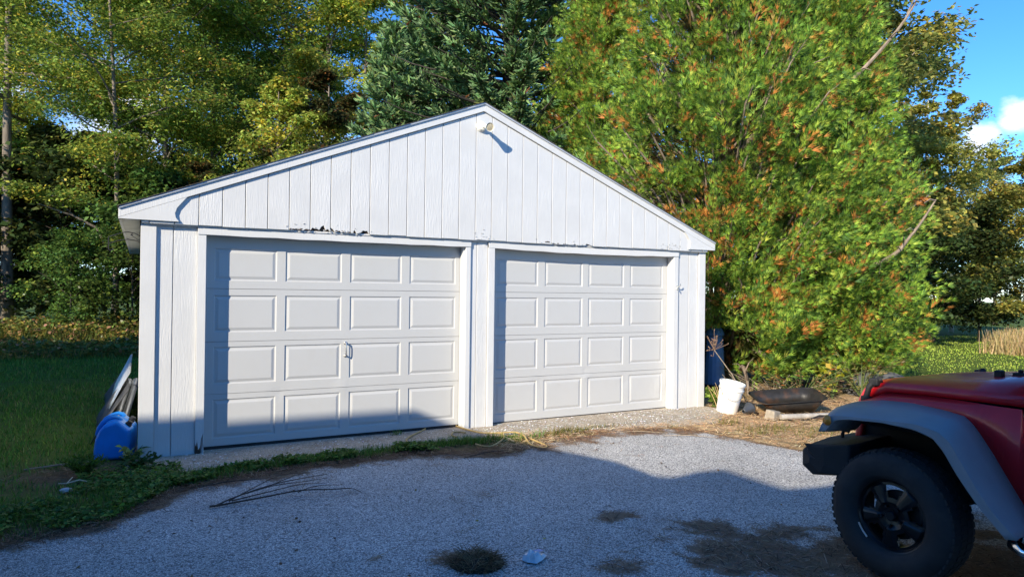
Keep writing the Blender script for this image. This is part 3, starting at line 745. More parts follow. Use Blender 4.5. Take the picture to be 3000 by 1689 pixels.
# ------------------------------------------------------------------ clutter right of the garage
bk = thing("bucket", "white plastic bucket leaning back, dry twigs sticking out of it", "bucket", (6.93, -.42, -.01), .3)
bk.scale = (1.08, 1.08, 1.12); bk.rotation_euler = (math.radians(5), math.radians(10), math.radians(-29))
mb = MB(); mb.lathe([(0, .0), (0, .118), (.004, .124), (.28, .143), (.285, .152), (.305, .153), (.31, .146), (.345, .149), (.35, .158), (.372, .159), (.380, .155), (.378, .148), (.02, .118), (.018, 0)], (0, 0, 0), (0, 0, 1), 36)
mb.build("pail", M_bucket, bk, smooth=False)
mb = MB(); pts = [(.158*math.cos(a), .158*math.sin(a)-.004, .33-.15*math.sin((a-math.pi)/1.0)*1.0) for a in np.linspace(math.pi, 2*math.pi, 15)]
mb.tube(pts, .0022, 5); mb.build("wire_handle", M_iron, bk, smooth=True)
mb = MB(); mb.tube([(.02, .03, .05), (.05, .06, .36), (.01, .10, .42), (-.03, .12, .45)], .003, 4); mb.tube([(.05, .0, .1), (.09, .03, .37), (.105, .03, .42)], .0025, 4); mb.tube([(-.04, .05, .1), (-.08, .08, .40), (-.12, .10, .43)], .0025, 4)
o = mb.build("dry_twigs", M_stick, None); tag(o, "few thin dry twigs sticking up out of the white bucket", "twigs"); o.matrix_world = bk.matrix_basis.copy()
bar = thing("plastic_barrel", "tall faded blue plastic barrel tucked between the garage and the cedar", "barrel", (8.36, 1.22, -.01), .2)
mb = MB(); bar.scale = (.68, .68, 1); mb.lathe([(.10, .0), (.10, .235), (.13, .245), (.45, .225), (.70, .205), (.90, .185), (.905, .0)], (0, 0, 0), (0, 0, 1), 14); mb.build("drum", M_bin, bar, smooth=False, bevel=.01)
mb = MB(); mb.lathe([(.906, .0), (.906, .215), (.935, .215), (.99, .19), (1.06, .12), (1.08, 0)], (0, 0, 0), (0, 0, 1), 14); mb.build("lid", M_bin, bar, bevel=.008)
mb = MB(); mb.lathe([(0, 0), (0, .24), (.099, .25), (.099, 0)], (0, 0, 0), (0, 0, 1), 14); mb.build("base", M_blackp, bar, bevel=.006)
tub = thing("wheelbarrow_tub", "black steel wheelbarrow tub with rust spots lying in front of the cedar", "wheelbarrow tub", (7.72, -.78, .03), math.radians(-26))
tub.scale = (.84, .8, .78); tub.rotation_euler = (math.radians(10), math.radians(-3), math.radians(-27))
mb = MB()
def rrect(x0, x1, y0, y1, zc, r, k=4):
    p = []
    for cx_, cy_, a0 in [(x1-r, y1-r, 0), (x0+r, y1-r, 90), (x0+r, y0+r, 180), (x1-r, y0+r, 270)]:
        for j in range(k+1):
            a_ = math.radians(a0+90*j/k); p.append((cx_+r*math.cos(a_), cy_+r*math.sin(a_), zc))
    return p
L = [rrect(-.30, .34, -.20, .20, 0, .10), rrect(-.33, .37, -.22, .22, .02, .11), rrect(-.56, .50, -.32, .32, .24, .14), rrect(-.585, .52, -.345, .345, .245, .15), rrect(-.585, .52, -.345, .345, .237, .15)]
m = len(L[0])
L[2] = [(x, y, zc + .05*max(0, x+.1)) for x, y, zc in L[2]]; L[3] = [(x, y, zc + .05*max(0, x+.1)) for x, y, zc in L[3]]; L[4] = [(x, y, zc + .05*max(0, x+.1)) for x, y, zc in L[4]]
for i in range(len(L)-1): mb.add(L[i]+L[i+1], [(k, (k+1) % m, m+(k+1) % m, m+k) for k in range(m)])
mb.add(L[0], [tuple(range(m-1, -1, -1))])
mb.build("tub_shell", M_tub, tub, smooth=True, solid=.003)
blk = thing("concrete_block", "tan broken concrete block wedged under the tub rim", "block", (7.12, -1.02, .035), .3); blk.scale = (.8, .8, .8)
mb = MB(); mb.add([(-.14, -.09, -.06), (.13, -.10, -.06), (.14, .08, -.06), (-.12, .09, -.06), (-.09, -.07, .085), (.10, -.09, .06), (.11, .06, .075), (-.08, .07, .10)],
                  [(3, 2, 1, 0), (4, 5, 6, 7), (0, 1, 5, 4), (1, 2, 6, 5), (2, 3, 7, 6), (3, 0, 4, 7)])
mb.build("block_body", M_block, blk, bevel=.012, seg=3)
pole = thing("wooden_pole", "grey weathered pole lying on the ground in front of the tub", "pole", (7.18, -1.16, .04))
mb = MB(); mb.tube([(-.05, .02, -.005), (.4, -.14, .0), (.75, -.27, .005), (1.25, -.47, .0)], [.035, .036, .034, .036], 12); mb.build("shaft", M_pole, pole, smooth=True)
fr = thing("cart_frame", "bent dark metal frame lying under the grey pole", "frame", (7.45, -1.34, .02))
mb = MB(); mb.tube([(0, 0, .0), (.12, -.03, .035), (.3, -.12, .03), (.42, -.2, .0), (.62, -.26, .01)], .011, 8); mb.tube([(.05, .08, .01), (.3, .02, .05), (.55, -.1, .02)], .010, 8); mb.build("bars", M_iron, fr, smooth=True)
pot = thing("funnel", "grey plastic cone lying on its side between the bucket and the tub", "cone", (7.05, -.72, .09), 0)
mb = MB(); pot.scale = (.8, .8, .8); mb.lathe([(0, .095), (.01, .098), (.012, .09), (.10, .06), (.17, .035), (.19, .03)], (0, 0, 0), (-.75, -.1, -.18), 18)
mb.build("cone_shell", pbr("dull grey plastic", (.05, .055, .065), .45), pot, smooth=True, solid=.004)
mb = MB(); mb.lathe([(-.01, .0), (-.01, .1), (.004, .104), (.006, .0)], (0, 0, 0), (-.75, -.1, -.18), 18); mb.build("cap", M_blackp, pot)
bld = thing("boulder", "dark grey boulder in the shade between cedar and red vehicle", "boulder", (10.6, -.2, .0))
me = bpy.data.meshes.new("boulder"); bm = bmesh.new(); bmesh.ops.create_icosphere(bm, subdivisions=3, radius=.5)
for v in bm.verts:
    q = v.co.copy(); v.co *= 1 + .22*(vnoise(np.array([q.x*3+7.]), np.array([q.y*3+q.z*2+9.]))[0]-.5) ; v.co.z *= .75; v.co.x *= 1.2
bm.to_mesh(me); bm.free(); o = link("rock", me, pbr("dark rock", (.10, .10, .105), .85, 0, .3, 6, .5, 20), bld)

# dead stalks, weeds
def stalks(name, label, cat, loc, n_, h, spread, mat, r=.004, heads=None):
    t_ = thing(name, label, cat, loc)
    mb = MB()
    for i in range(n_):
        a_ = rnd.uniform(0, 6.28); d_ = rnd.uniform(.2, 1)*spread; hh = h*rnd.uniform(.6, 1)
        p0 = Vector((rnd.gauss(0, .03), rnd.gauss(0, .03), 0)); p2 = Vector((d_*math.cos(a_), d_*math.sin(a_), hh)); p1 = p0.lerp(p2, .5)+Vector((0, 0, .06*hh))
        mb.tube([p0, p1, p2], [r, r*.8, r*.4], 4)
    mb.build("stems", mat, t_)
    return t_
ds = thing("dead_stalk", "dead brown flower stalk leaning out beside the blue barrel", "plant", (7.15, -.15, 0))
mb = MB(); mb.tube([(.3, -.2, .0), (.12, -.05, .45), (-.12, .06, .80)], [.008, .007, .005], 5); mb.build("stem", M_stick, ds)
mb = MB()
for i in range(26):
    c_ = Vector((-.12+rnd.gauss(0, .055), .06+rnd.gauss(0, .05), .88+rnd.gauss(0, .075)))
    mb.tube([Vector((-.12, .06, .80)), c_, c_+Vector((rnd.gauss(0, .02), rnd.gauss(0, .02), rnd.uniform(0, .03)))], [.002, .003, .007], 4)
mb.build("seed_head", pbr("dry seed head", (.24, .15, .09), .9), ds)
st2 = stalks("straw_stalks", "pale straw stalks fallen against the right garage corner", "dead stalks", (6.98, -.28, 0), 9, .42, .30, pbr("straw", (.50, .36, .17), .8), .006)
# ------------------------------------------------------------------ things lying on the ground
cord = thing("extension_cord", "tan extension cord looping out from under the left door across the apron edge", "cord", (0, 0, 0))
def cpts(L, zf): return [(x, y, zf(i, x, y)) for i, (x, y) in enumerate(L)]
def smooth_path(L, k=6):
    out_ = []; L = [Vector(p) for p in L]
    for i in range(len(L)-1):
        p0, p1, p2, p3 = L[max(i-1, 0)], L[i], L[i+1], L[min(i+2, len(L)-1)]
        for j in range(k):
            t_ = j/k; out_.append(.5*((2*p1)+(p2-p0)*t_+(2*p0-5*p1+4*p2-p3)*t_*t_+(3*p1-p0-3*p2+p3)*t_**3))
    return out_ + [L[-1]]
mb = MB()
mb.tube(smooth_path([(3.20, .14, .025), (3.23, -.09, .024), (3.271, -.273, .024), (3.324, -.378, .026), (3.452, -.458, .03), (3.64, -.52, .03), (3.646, -.723, .02), (3.652, -.964, .015), (3.64, -1.167, .012), (3.571, -1.201, .012), (3.508, -1.104, .02), (3.531, -.96, .035), (3.586, -.806, .05), (3.64, -.66, .03)]), .0085, 7)
mb.tube(smooth_path([(3.025, -.771, .012), (3.047, -.901, .014), (3.112, -.948, .016), (3.265, -.833, .02), (3.386, -.711, .03), (3.44, -.6, .04), (3.452, -.46, .03)]), .0085, 7)
mb.tube(smooth_path([(2.97, -.422, .02), (2.955, -.325, .024), (3.028, -.199, .024), (3.093, -.21, .024), (3.128, -.30, .03)]), .0085, 7)
mb.tube(smooth_path([(2.824, .12, .024), (2.71, -.009, .024), (2.552, -.168, .024), (2.43, -.348, .024), (2.423, -.467, .02)]), .0085, 7)
mb.build("cable", M_cord, cord, smooth=True)
tw = thing("fallen_twig", "long dark forked twig lying across the asphalt near the left door", "twig", (0, 0, .004))
mb = MB()
def wig(pts, r, n_=4):
    P_ = smooth_path([(x + rnd.gauss(0, .008), y + rnd.gauss(0, .008), zc) for x, y, zc in pts], 5)
    mb.tube(P_, [r*(1-.75*i/len(P_)) for i in range(len(P_))], n_)
wig([(.44, -1.79, .01), (.54, -1.77, .012), (.776, -1.776, .03), (1.074, -1.764, .035), (1.30, -1.80, .03), (1.452, -1.821, .02), (1.50, -1.93, .01)], .008)
wig([(.46, -1.78, .012), (.65, -1.66, .03), (.917, -1.52, .05), (1.205, -1.40, .04), (1.392, -1.299, .02)], .007)
wig([(.65, -1.66, .03), (.90, -1.58, .05), (1.15, -1.50, .03), (1.36, -1.42, .02)], .005)
wig([(.60, -1.74, .02), (.85, -1.70, .04), (1.10, -1.63, .05), (1.30, -1.56, .02)], .005)
wig([(.58, -1.72, .02), (.76, -1.56, .05), (.98, -1.37, .07), (1.25, -1.22, .03)], .005)
wig([(.9, -1.55, .05), (1.12, -1.36, .06), (1.30, -1.22, .03)], .004)
wig([(1.05, -1.76, .03), (1.2, -1.70, .04), (1.42, -1.68, .02)], .004)
mb.build("stems", M_twig, tw)
wr = thing("plastic_wrapper", "crumpled clear plastic wrapper with a blue slip lying on the asphalt", "wrapper", (2.05, -3.62, .006), .5)
mb = MB(); rows = []
for i in range(9):
    row = []
    for j in range(7):
        u, v = i/8-.5, j/6-.5
        hgt = .010 + .028*max(0, fbm(np.array([u*5+3.]), np.array([v*5+8.]))[0]-.35)*4*(1-abs(2*u)**3)*(1-abs(2*v)**3)
        row.append((u*.17*(1-.35*abs(v)), v*.115*(1-.5*max(0, u)), hgt*(1 if abs(u) < .49 and abs(v) < .49 else .2)))
    rows.append(row)
mb.grid(rows); mb.build("film", M_plastic, wr, solid=.001)
mb = MB(); mb.add([(.0, -.03, .041), (.055, -.032, .036), (.058, .008, .036), (.004, .012, .040)], [(0, 1, 2, 3)]); mb.build("paper_slip", M_paper, wr, solid=.0008)
stn = thing("stone", "small pale stone lying on the bare lawn soil", "stone", (-.50, -.86, .01))
me = bpy.data.meshes.new("stone"); bm = bmesh.new(); bmesh.ops.create_icosphere(bm, subdivisions=2, radius=.035)
for v in bm.verts: v.co.z *= .6; v.co.x *= 1.3; v.co *= 1+.1*rnd.uniform(-1, 1)
bm.to_mesh(me); bm.free(); link("pebble", me, M_stone, stn)
sk = thing("dry_stalk", "short dry forked stalk lying beside the pale stone on the lawn", "stalk", (-.5, -.80, .02))
mb = MB(); mb.tube([(-.06, .06, .02), (0, 0, .03), (.08, .03, .04), (.14, .02, .02)], .005, 5); mb.tube([(0, 0, .03), (.03, .10, .05)], .004, 5); mb.build("stem", pbr("bleached stalk", (.5, .42, .3), .8), sk)
sk2 = thing("fallen_stick", "straight pale stick lying on the soil left of the water cans", "stick", (-.62, .02, .0))
mb = MB(); mb.tube([(-.25, -.02, .01), (0, .0, .02), (.25, .03, .015)], [.007, .008, .006], 5); mb.build("shaft", M_stick, sk2)
for i, (x, y, rz, lab) in enumerate([(4.95, -1.05, -.5, "thin dry reed lying across the sunlit edge of the apron, nearer the door"), (5.3, -1.45, -.6, "thin dry reed lying on the sunlit asphalt, farther from the door"), (.62, -1.2, .1, "dark twig lying along the edge of the grass strip"), (2.95, -1.2, .2, "dark straight twig lying on the litter beside the cord")]):
    t_ = thing("loose_twig", lab, "twig", (x, y, .012), rz); mb = MB(); mb.tube([(-.28, 0, 0), (0, .015, .012), (.3, -.01, 0)], [.004, .005, .002], 4); mb.build("shaft", M_stick if i < 2 else M_twig, t_)

# ------------------------------------------------------------------ off-road vehicle
J = thing("off_road_vehicle", "red off-road vehicle with grey wheel flares and black rims, front end showing", "car", (3.61, -4.785, 0), math.radians(-90))
def jb(mb, name, mat, **k): return mb.build(name, mat, J, **k)
# local frame: x rearwards, y away from the photographer, z up; far side at y = 1.84
def resample(L, n_):
    L = np.array(L, float); d_ = np.r_[0, np.cumsum(np.linalg.norm(np.diff(L, axis=0), axis=1))]
    t_ = np.linspace(0, d_[-1], n_); return [tuple(np.interp(t_, d_, L[:, i]) for i in range(2))][0]
outer = [(-.400, .770), (-.385, .800), (-.357, .852), (-.307, .881), (-.243, .887), (-.102, .897), (.172, .915), (.297, .895), (.352, .857), (.415, .757), (.49, .64), (.562, .551), (.66, .46)]
lip = [(-.372, .765), (-.335, .772), (-.313, .801), (-.285, .84), (-.209, .862), (-.013, .880), (.166, .872), (.262, .846), (.318, .786), (.372, .70), (.428, .625), (.486, .555), (.60, .44)]
inner = [(-.50, .785), (-.512, .840), (-.47, .878), (-.422, .900), (-.335, .935), (-.17, .966), (.021, .978), (.198, .969), (.305, .952), (.361, .894), (.438, .784), (.513, .663), (.573, .566), (.65, .45)]
def flare(side, off=0.0, rear=False):
    nn_ = 40
    o_x, o_z = resample(outer, nn_); l_x, l_z = resample(lip, nn_); i_x, i_z = resample(inner, nn_)
    f = (lambda y: y) if side == 0 else (lambda y: 1.84-y)
    if rear: g = lambda x: off - x*.95
    else: g = lambda x: x+off
    mb = MB()
    rows = [[(g(l_x[k]+.01), f(.20), l_z[k]-.01) for k in range(nn_)],
            [(g(l_x[k]), f(-.030), l_z[k]) for k in range(nn_)],
            [(g(l_x[k]*.8+o_x[k]*.2), f(-.050), l_z[k]*.8+o_z[k]*.2) for k in range(nn_)],
            [(g(o_x[k]), f(-.048), o_z[k]-.006) for k in range(nn_)],
            [(g(o_x[k]*.95+i_x[k]*.05), f(-.032), o_z[k]*.95+i_z[k]*.05+.003) for k in range(nn_)],
            [(g(o_x[k]*.5+i_x[k]*.5), f(.08), o_z[k]*.5+i_z[k]*.5+.006) for k in range(nn_)],
            [(g(i_x[k]), f(.215), i_z[k]) for k in range(nn_)]]
    mb.grid(rows)
    return jb(mb, "wheel_flare", M_flare, smooth=True, fix=True, solid=.004)
flare(0); flare(1); flare(0, 2.37, True); flare(1, 2.37, True)
for s in (0, 1):
    f = (lambda y: y) if s == 0 else (lambda y: 1.84-y)
    mb = MB(); mb.lathe([(-.006, .0), (-.006, .014), (.002, .024), (.010, .029), (.018, .031)], (-.340, f(-.068), .842), (0.25, 1 if s == 0 else -1, .0), 18); mb.build("marker_lamp", M_amber, J, smooth=True)
SEAM = ([-.45, -.36, -.286, -.224, .009, .349, .56, .7], [.88, .93, .965, 1.000, 1.018, 1.030, 1.035, 1.037])
seam_z = lambda x: float(np.interp(x, *SEAM))
# body tub side with the fender behind the flare
ix, iz = resample(inner, 34)
for s in (0, 1):
    f = (lambda y: y) if s == 0 else (lambda y: 1.84-y)
    mb = MB(); top = []; bot = []
    for k in range(34):
        xk = ix[k]
        if xk < -.40: continue
        yk = .222 + .16*max(0, .50-xk)
        bot.append((xk, f(.205+.1*max(0, .1-xk)), iz[k]-.01)); top.append((min(xk, .555), f(yk), max(seam_z(xk)-.011, iz[k]+.004)))
    mb.grid([bot, top]); jb(mb, "fender_panel", M_red, smooth=True, fix=True, solid=.01)
    mb = MB(); mb.prism([(.655, .42), (1.0, .42), (1.68, .42), (1.68, 1.06), (.655, 1.06)], f(.19) if s == 0 else f(.23), f(.23) if s == 0 else f(.19)); d_ = jb(mb, "door", M_red, bevel=.02)
    mb = MB(); mb.box(1.47, 1.59, *sorted((f(.17), f(.20))), .86, .90); mb.build("handle", M_blackp, d_, bevel=.006)
    mb = MB(); mb.prism([(1.686, .45), (1.90, .45), (2.05, .85), (2.15, .97), (2.57, .97), (2.70, .85), (2.85, .5), (3.15, .5), (3.15, 1.08), (1.686, 1.08)], f(.195) if s == 0 else f(.235), f(.235) if s == 0 else f(.195)); jb(mb, "rear_quarter", M_red, bevel=.02)
    mb = MB(); mb.box(.565, .650, *sorted((f(.212), f(.25))), .44, 1.04); jb(mb, "cowl_side", M_red, bevel=.006)
    yy_ = f(.03)
    mb = MB(); mb.tube([(.52, f(.34), .42), (.56, f(.16), .41), (.60, f(.06), .395), (.66, yy_, .385), (.80, yy_, .38), (1.65, yy_, .38), (1.8, f(.1), .39), (1.85, f(.3), .40)], .032, 14); jb(mb, "side_step", M_chrome, smooth=True)
    mb = MB(); mb.box(.40, 1.95, *sorted((f(.30), f(.40))), .40, .46); jb(mb, "rocker_rail", M_blackp, bevel=.01)
    mb = MB(); mb.box(.80, .88, *sorted((f(.02), f(.19))), 1.13, 1.28); jb(mb, "mirror", M_blackp, bevel=.02)
# hood
mb = MB(); rows = []
HS = [(-.445, .41, .885, .885), (-.43, .375, .950, .945), (-.39, .358, 1.015, 1.005), (-.33, .345, 1.062, 1.045), (-.22, .325, 1.085, 1.06), (.0, .293, 1.112, 1.075), (.28, .258, 1.142, 1.085), (.556, .225, 1.166, 1.092)]
for x, yh, zc, zs in HS:
    seam = min(seam_z(x), zs); half = .92 - yh; row = []
    prof = [(1.0, seam), (1.0, seam+(zs-seam)*.55), (.985, seam+(zs-seam)*.85), (.955, zs), (.88, zs+(zc-zs)*.45), (.7, zs+(zc-zs)*.75), (.4, zs+(zc-zs)*.95), (0, zc)]
    for u, zz in prof: row.append((x, .92-half*u, zz))
    for u, zz in prof[-2::-1]: row.append((x, .92+half*u, zz))
    rows.append(row)
mb.grid(rows); jb(mb, "hood", M_red, smooth=True, fix=True, solid=.012)
mb = MB(); mb.box(.562, .72, .235, 1.605, .95, 1.125); jb(mb, "cowl", M_red, bevel=.02)
for y_ in (.325, 1.515):
    s = 1 if y_ < 1 else -1
    mb = MB(); mb.tube([(-.345, y_-.004*s, .935), (-.335, y_-.006*s, .975), (-.325, y_-.002*s, 1.02), (-.295, y_+.008*s, 1.058), (-.262, y_+.03*s, 1.072)], [.022, .017, .017, .018, .021], 8); h_ = jb(mb, "hood_latch", M_blackp, smooth=True)
    mb = MB(); mb.box(-.365, -.305, *sorted((y_-.028*s, y_+.005*s)), .925, .962); mb.build("catch", M_blackp, h_, bevel=.006)
    mb = MB(); mb.box(-.325, -.265, *sorted((y_-.012*s, y_+.03*s)), 1.030, 1.075); mb.build("strap", M_blackp, h_, bevel=.008)
mb = MB(); mb.box(.245, .288, .58, .62, 1.118, 1.172); jb(mb, "hood_bumper", M_blackp, bevel=.008)
mb = MB(); mb.box(.30, .37, .66, .70, 1.125, 1.160); mb.tube([(.335, .68, 1.15), (.335, .68, 1.178)], .014, 8); jb(mb, "washer_nozzle", M_blackp, bevel=.006)
# grille
mb = MB(); mb.prism([(.40, .60), (1.44, .60), (1.46, .70), (1.44, .88), (1.38, .91), (.46, .91), (.40, .88), (.38, .70)], -.02, .03)
g = jb(mb, "grille", M_red, bevel=.015); g.rotation_euler = (0, 0, math.radians(90)); g.location = (-.43, 0, 0)
for i in range(7):
    y_ = .71 + i*.07; mb = MB(); mb.box(-.468, -.440, y_-.018, y_+.018, .64, .87); mb.build("slot", M_dark, J, bevel=.012)
for y_ in (.55, 1.29):
    mb = MB(); mb.lathe([(0, .088), (.02, .088), (.025, .075), (.03, 0)], (-.448, y_, .77), (-1, 0, 0), 24); mb.build("headlight", M_chrome, J, smooth=True)
# front bumper: wide flat bar with swept-back ends
mb = MB(); rows = []
for y_, xf, xb, z0, z1 in [(.005, -.50, -.40, .505, .60), (.03, -.572, -.25, .472, .632), (.10, -.590, -.23, .468, .640), (.35, -.63, -.24, .465, .655), (.92, -.67, -.27, .465, .655), (1.49, -.63, -.24, .465, .655), (1.74, -.590, -.23, .468, .640), (1.81, -.572, -.25, .472, .632), (1.835, -.50, -.40, .505, .60)]:
    rows.append([(xf+.075, y_, z0), (xf, y_, z0+.045), (xf, y_, z1-.02), (xf+.02, y_, z1), (xb-.12, y_, z1+.055), (xb, y_, z1+.070), (xb, y_, z0+.05), (xf+.075, y_, z0)])
mb.grid(rows); mb.add(rows[0][:-1], [tuple(range(7))]); mb.add(rows[-1][:-1], [tuple(range(6, -1, -1))]); jb(mb, "front_bumper", M_blackp, fix=True, bevel=.012, seg=2)
for y_ in (.30, 1.54):
    mb = MB(); mb.tube([(-.485, y_, .66), (-.487, y_, .70), (-.478, y_, .722), (-.455, y_, .728), (-.44, y_, .722)], .011, 8); jb(mb, "tow_hook", M_blackp, smooth=True)
mb = MB(); mb.box(-.40, 2.9, .48, .60, .42, .54); mb.box(-.40, 2.9, 1.24, 1.36, .42, .54); mb.tube([(0, .25, .36), (0, 1.6, .36)], .045, 10); mb.tube([(2.37, .25, .36), (2.37, 1.6, .36)], .045, 10); jb(mb, "chassis", M_blackp, bevel=.01)
mb = MB(); mb.box(-.42, .58, .42, 1.42, .55, .90); mb.box(.50, .565, .23, 1.61, .45, .95); mb.box(-.36, .54, .24, .42, .80, .855); mb.box(-.36, .54, 1.42, 1.60, .80, .855); jb(mb, "inner_fender", M_dark, bevel=.01)
mb = MB(); mb.box(.58, 3.1, .26, 1.58, .40, .50); jb(mb, "floor_pan", M_blackp)
mb = MB(); mb.prism([(0, 0), (1.28, 0), (1.20, .52), (.08, .52)], -.03, .03); ws = jb(mb, "windshield_frame", M_red, bevel=.012); ws.location = (.74, .28, 1.12); ws.rotation_euler = (math.radians(-18), 0, math.radians(90))
mb = MB(); mb.prism([(.08, .05), (1.20, .05), (1.13, .46), (.15, .46)], -.036, .036); q_ = mb.build("windshield", M_glass, ws)
mb = MB(); mb.prism([(.93, 1.64), (1.68, 1.70), (3.1, 1.66), (3.14, 1.09), (1.0, 1.09), (.8, 1.12)], .27, 1.57); jb(mb, "soft_top", M_blackp, bevel=.03)
mb = MB(); mb.box(3.155, 3.20, .24, 1.60, .50, 1.08); jb(mb, "tailgate", M_red, bevel=.02)
mb = MB(); mb.box(3.205, 3.34, .1, 1.74, .50, .66); jb(mb, "rear_bumper", M_blackp, bevel=.02)
# wheels
def make_wheel():
    mb = MB(); nr = 75
    rings = [.0, .030, .062, .085, .112, .150, .188, .204, .216, .226]
    yoff = [.062, .062, .055, .046, .050, .054, .058, .060, .040, .036]
    b0 = len(mb.v); nn_ = len(rings)
    for i, r in enumerate(rings):
        for k in range(nr):
            th = 2*math.pi*k/nr
            ph = ((math.degrees(th)-13+36) % 72)-36          # 0 at a window centre
            y_ = yoff[i]
            if 3 <= i <= 6: y_ -= .012*max(0, min(1, (abs(ph)-20)/8))
            mb.v.append((r*math.cos(th), y_, r*math.sin(th)))
    for i in range(nn_-1):
        for k in range(nr):
            th = (k+.5)/nr*360; ph = abs(((th-13+36) % 72)-36)
            lim = [0, 0, 0, 0, 14.5, 19.5, 0, 0, 0][i] if i < 9 else 0
            if i in (4, 5) and ph < lim: continue
            k2 = (k+1) % nr
            mb.f.append((b0+i*nr+k, b0+i*nr+k2, b0+(i+1)*nr+k2, b0+(i+1)*nr+k))
    mbb = MB(); mbb.lathe([(.036, .2265), (.09, .216), (.20, .211), (.215, .2265)], (0, 0, 0), (0, 1, 0), nr)
    used = sorted({i for f_ in mb.f for i in f_}); mp_ = {o_: i for i, o_ in enumerate(used)}
    mb.v = [mb.v[i] for i in used]; mb.f = [tuple(mp_[i] for i in f_) for f_ in mb.f]
    w = mb.build("wheel", M_rim, J, fix=False, solid=.022, smooth=False, bevel=.004, offset=1)
    mbb.build("rim_barrel", M_rim, w, smooth=True)
    mb = MB(); mb.lathe([(.040, .222), (.016, .232), (.002, .255), (-.006, .300), (-.003, .340), (.010, .372), (.022, .388), (.036, .398), (.060, .402), (.122, .404), (.185, .402), (.209, .398), (.224, .388), (.24, .372), (.25, .335), (.248, .28), (.235, .235), (.205, .222)], (0, 0, 0), (0, 1, 0), 72)
    mb.build("tyre", M_tyre, w, smooth=True, fix=True)
    mb = MB()
    for k in range(56):
        th = 2*math.pi*k/56
        for row, (ya, yb_, ro) in enumerate([(.016, .062, .0), (.070, .115, .5), (.130, .175, .0), (.183, .229, .5)]):
            t0 = th + ro*2*math.pi/56; t1 = t0 + 2*math.pi/56*.66
            ra = .392 if row in (0, 3) else .401; rb = .4075 if row in (1, 2) else .4045
            vv = []
            for rr_ in (ra, rb):
                for (a_, y_) in ((t0, ya), (t1, ya), (t1+.012, yb_), (t0+.012, yb_)):
                    rq = rr_ - (.010 if (row == 0 and y_ == ya) or (row == 3 and y_ == yb_) else 0)
                    vv.append((rq*math.cos(a_), y_, rq*math.sin(a_)))
            mb.add(vv, [(3, 2, 1, 0), (4, 5, 6, 7), (0, 1, 5, 4), (1, 2, 6, 5), (2, 3, 7, 6), (3, 0, 4, 7)])
    o_ = mb.build("tread_blocks", M_tyre, w, fix=True); o_['kind'] = 'stuff'
    mb = MB(); mb.lathe([(.030, .0), (.030, .026), (.036, .031), (.061, .033)], (0, 0, 0), (0, 1, 0), 24); mb.build("centre_cap", M_rim, w, smooth=True, fix=True)
    for k in range(5):
        a_ = math.radians(13+36+72*k); mb = MB(); mb.lathe([(0, 0), (0, .009), (.018, .010), (.020, .010)], (.062*math.cos(a_), .036, .062*math.sin(a_)), (0, 1, 0), 6); mb.build("lug_nut", M_rim, w)
    mb = MB(); mb.lathe([(.115, 0), (.115, .15), (.135, .15), (.135, 0)], (0, 0, 0), (0, 1, 0), 36); mb.build("brake_disc", pbr("rusty disc", (.10, .085, .08), .5, .6, .3), w, fix=True)
    mb = MB()
    for j in range(7):
        a_ = math.radians(205+j*4.2); 
        mb.v += [(.2165*math.cos(a_), .024, .2165*math.sin(a_)), (.226*math.cos(a_), .020, .226*math.sin(a_))]
    mb.f += [(2*j, 2*j+1, 2*j+3, 2*j+2) for j in range(6)]
    sc_ = mb.build("kerb_scrape", M_galv, w, solid=.003)
    return w
w0 = make_wheel(); w0.location = (0, 0, .362); w0.scale = (.89, .89, .89)
def copy_wheel(x, y, rz):
    c = copy_tree(w0, J); c.location = (x, y, .362); c.rotation_euler = (0, 0, rz); return c
copy_wheel(2.37, .0, 0); copy_wheel(0, 1.84, math.pi); copy_wheel(2.37, 1.84, math.pi)

# ------------------------------------------------------------------ house behind the photographer (casts the roof-shaped shade on the drive)
H = thing("house", "neighbouring house behind the photographer whose roof shadow falls over the driveway", "house", (0, 0, 0))
prof = [(-24, 2.9), (-23.6, 5.6), (-18.6, 6.3), (-10.55, 6.25), (-7.25, 5.30), (-5.9, 4.98), (-4.70, 4.58), (-4.45, 4.62), (-4.1, 4.58), (-3.62, 4.30), (-3.1, 4.02), (-2.49, 3.93), (-.8, 4.10), (2.0, 4.20), (2.3, 3.8), (2.3, 3.3), (-24, 2.7)]  # outline follows the cast shadow; right end drawn out to shade the vehicle
mb = MB(); mb.prism(prof[::-1] if False else prof[::-1], -13.5, -8.0); mb.build("roof", M_shingle, H, fix=True)
mb = MB(); mb.box(-23.4, 1.9, -13.2, -8.35, -.05, 3.4); mb.build("wall", M_house, H)
mb = MB(); mb.box(-23, -14.6, -7.9, -3.4, -.05, 7.2); mb.build("shade_wing_wall", M_house, H)  # unseen tall wing, added to keep the sun off the left lawn
mb = MB(); mb.prism([(-23.3, 7.0), (-14.4, 7.0), (-14.5, 7.3), (-18.8, 10.2), (-23.2, 7.3)], -7.95, -3.2); mb.build("shade_wing_roof", M_shingle, H)
mb = MB(); mb.prism([(-14.4, 3.2), (-1.0, 2.44), (-1.0, 2.58), (-2.39, 3.17), (-5.60, 4.60), (-8.15, 4.62), (-9.0, 5.0), (-11.5, 5.7), (-14.4, 5.5)], -7.98, -5.0); mb.build("shade_porch_roof", M_shingle, H, fix=True)  # unseen roof, added and shaped for a crisper shade edge on the doors
mb = MB(); mb.box(-14.2, -4.2, -7.9, -5.4, -.05, 3.3); mb.build("shade_porch_wall", M_house, H)
for x in (-12.5, -8):
    mb = MB(); mb.box(x-.6, x+.6, -5.399, -5.36, 1.0, 2.3); f_ = mb.build("window", M_trim, H); mb = MB(); mb.box(x-.52, x+.52, -5.359, -5.35, 1.08, 2.22); mb.build("pane", M_glass, f_)
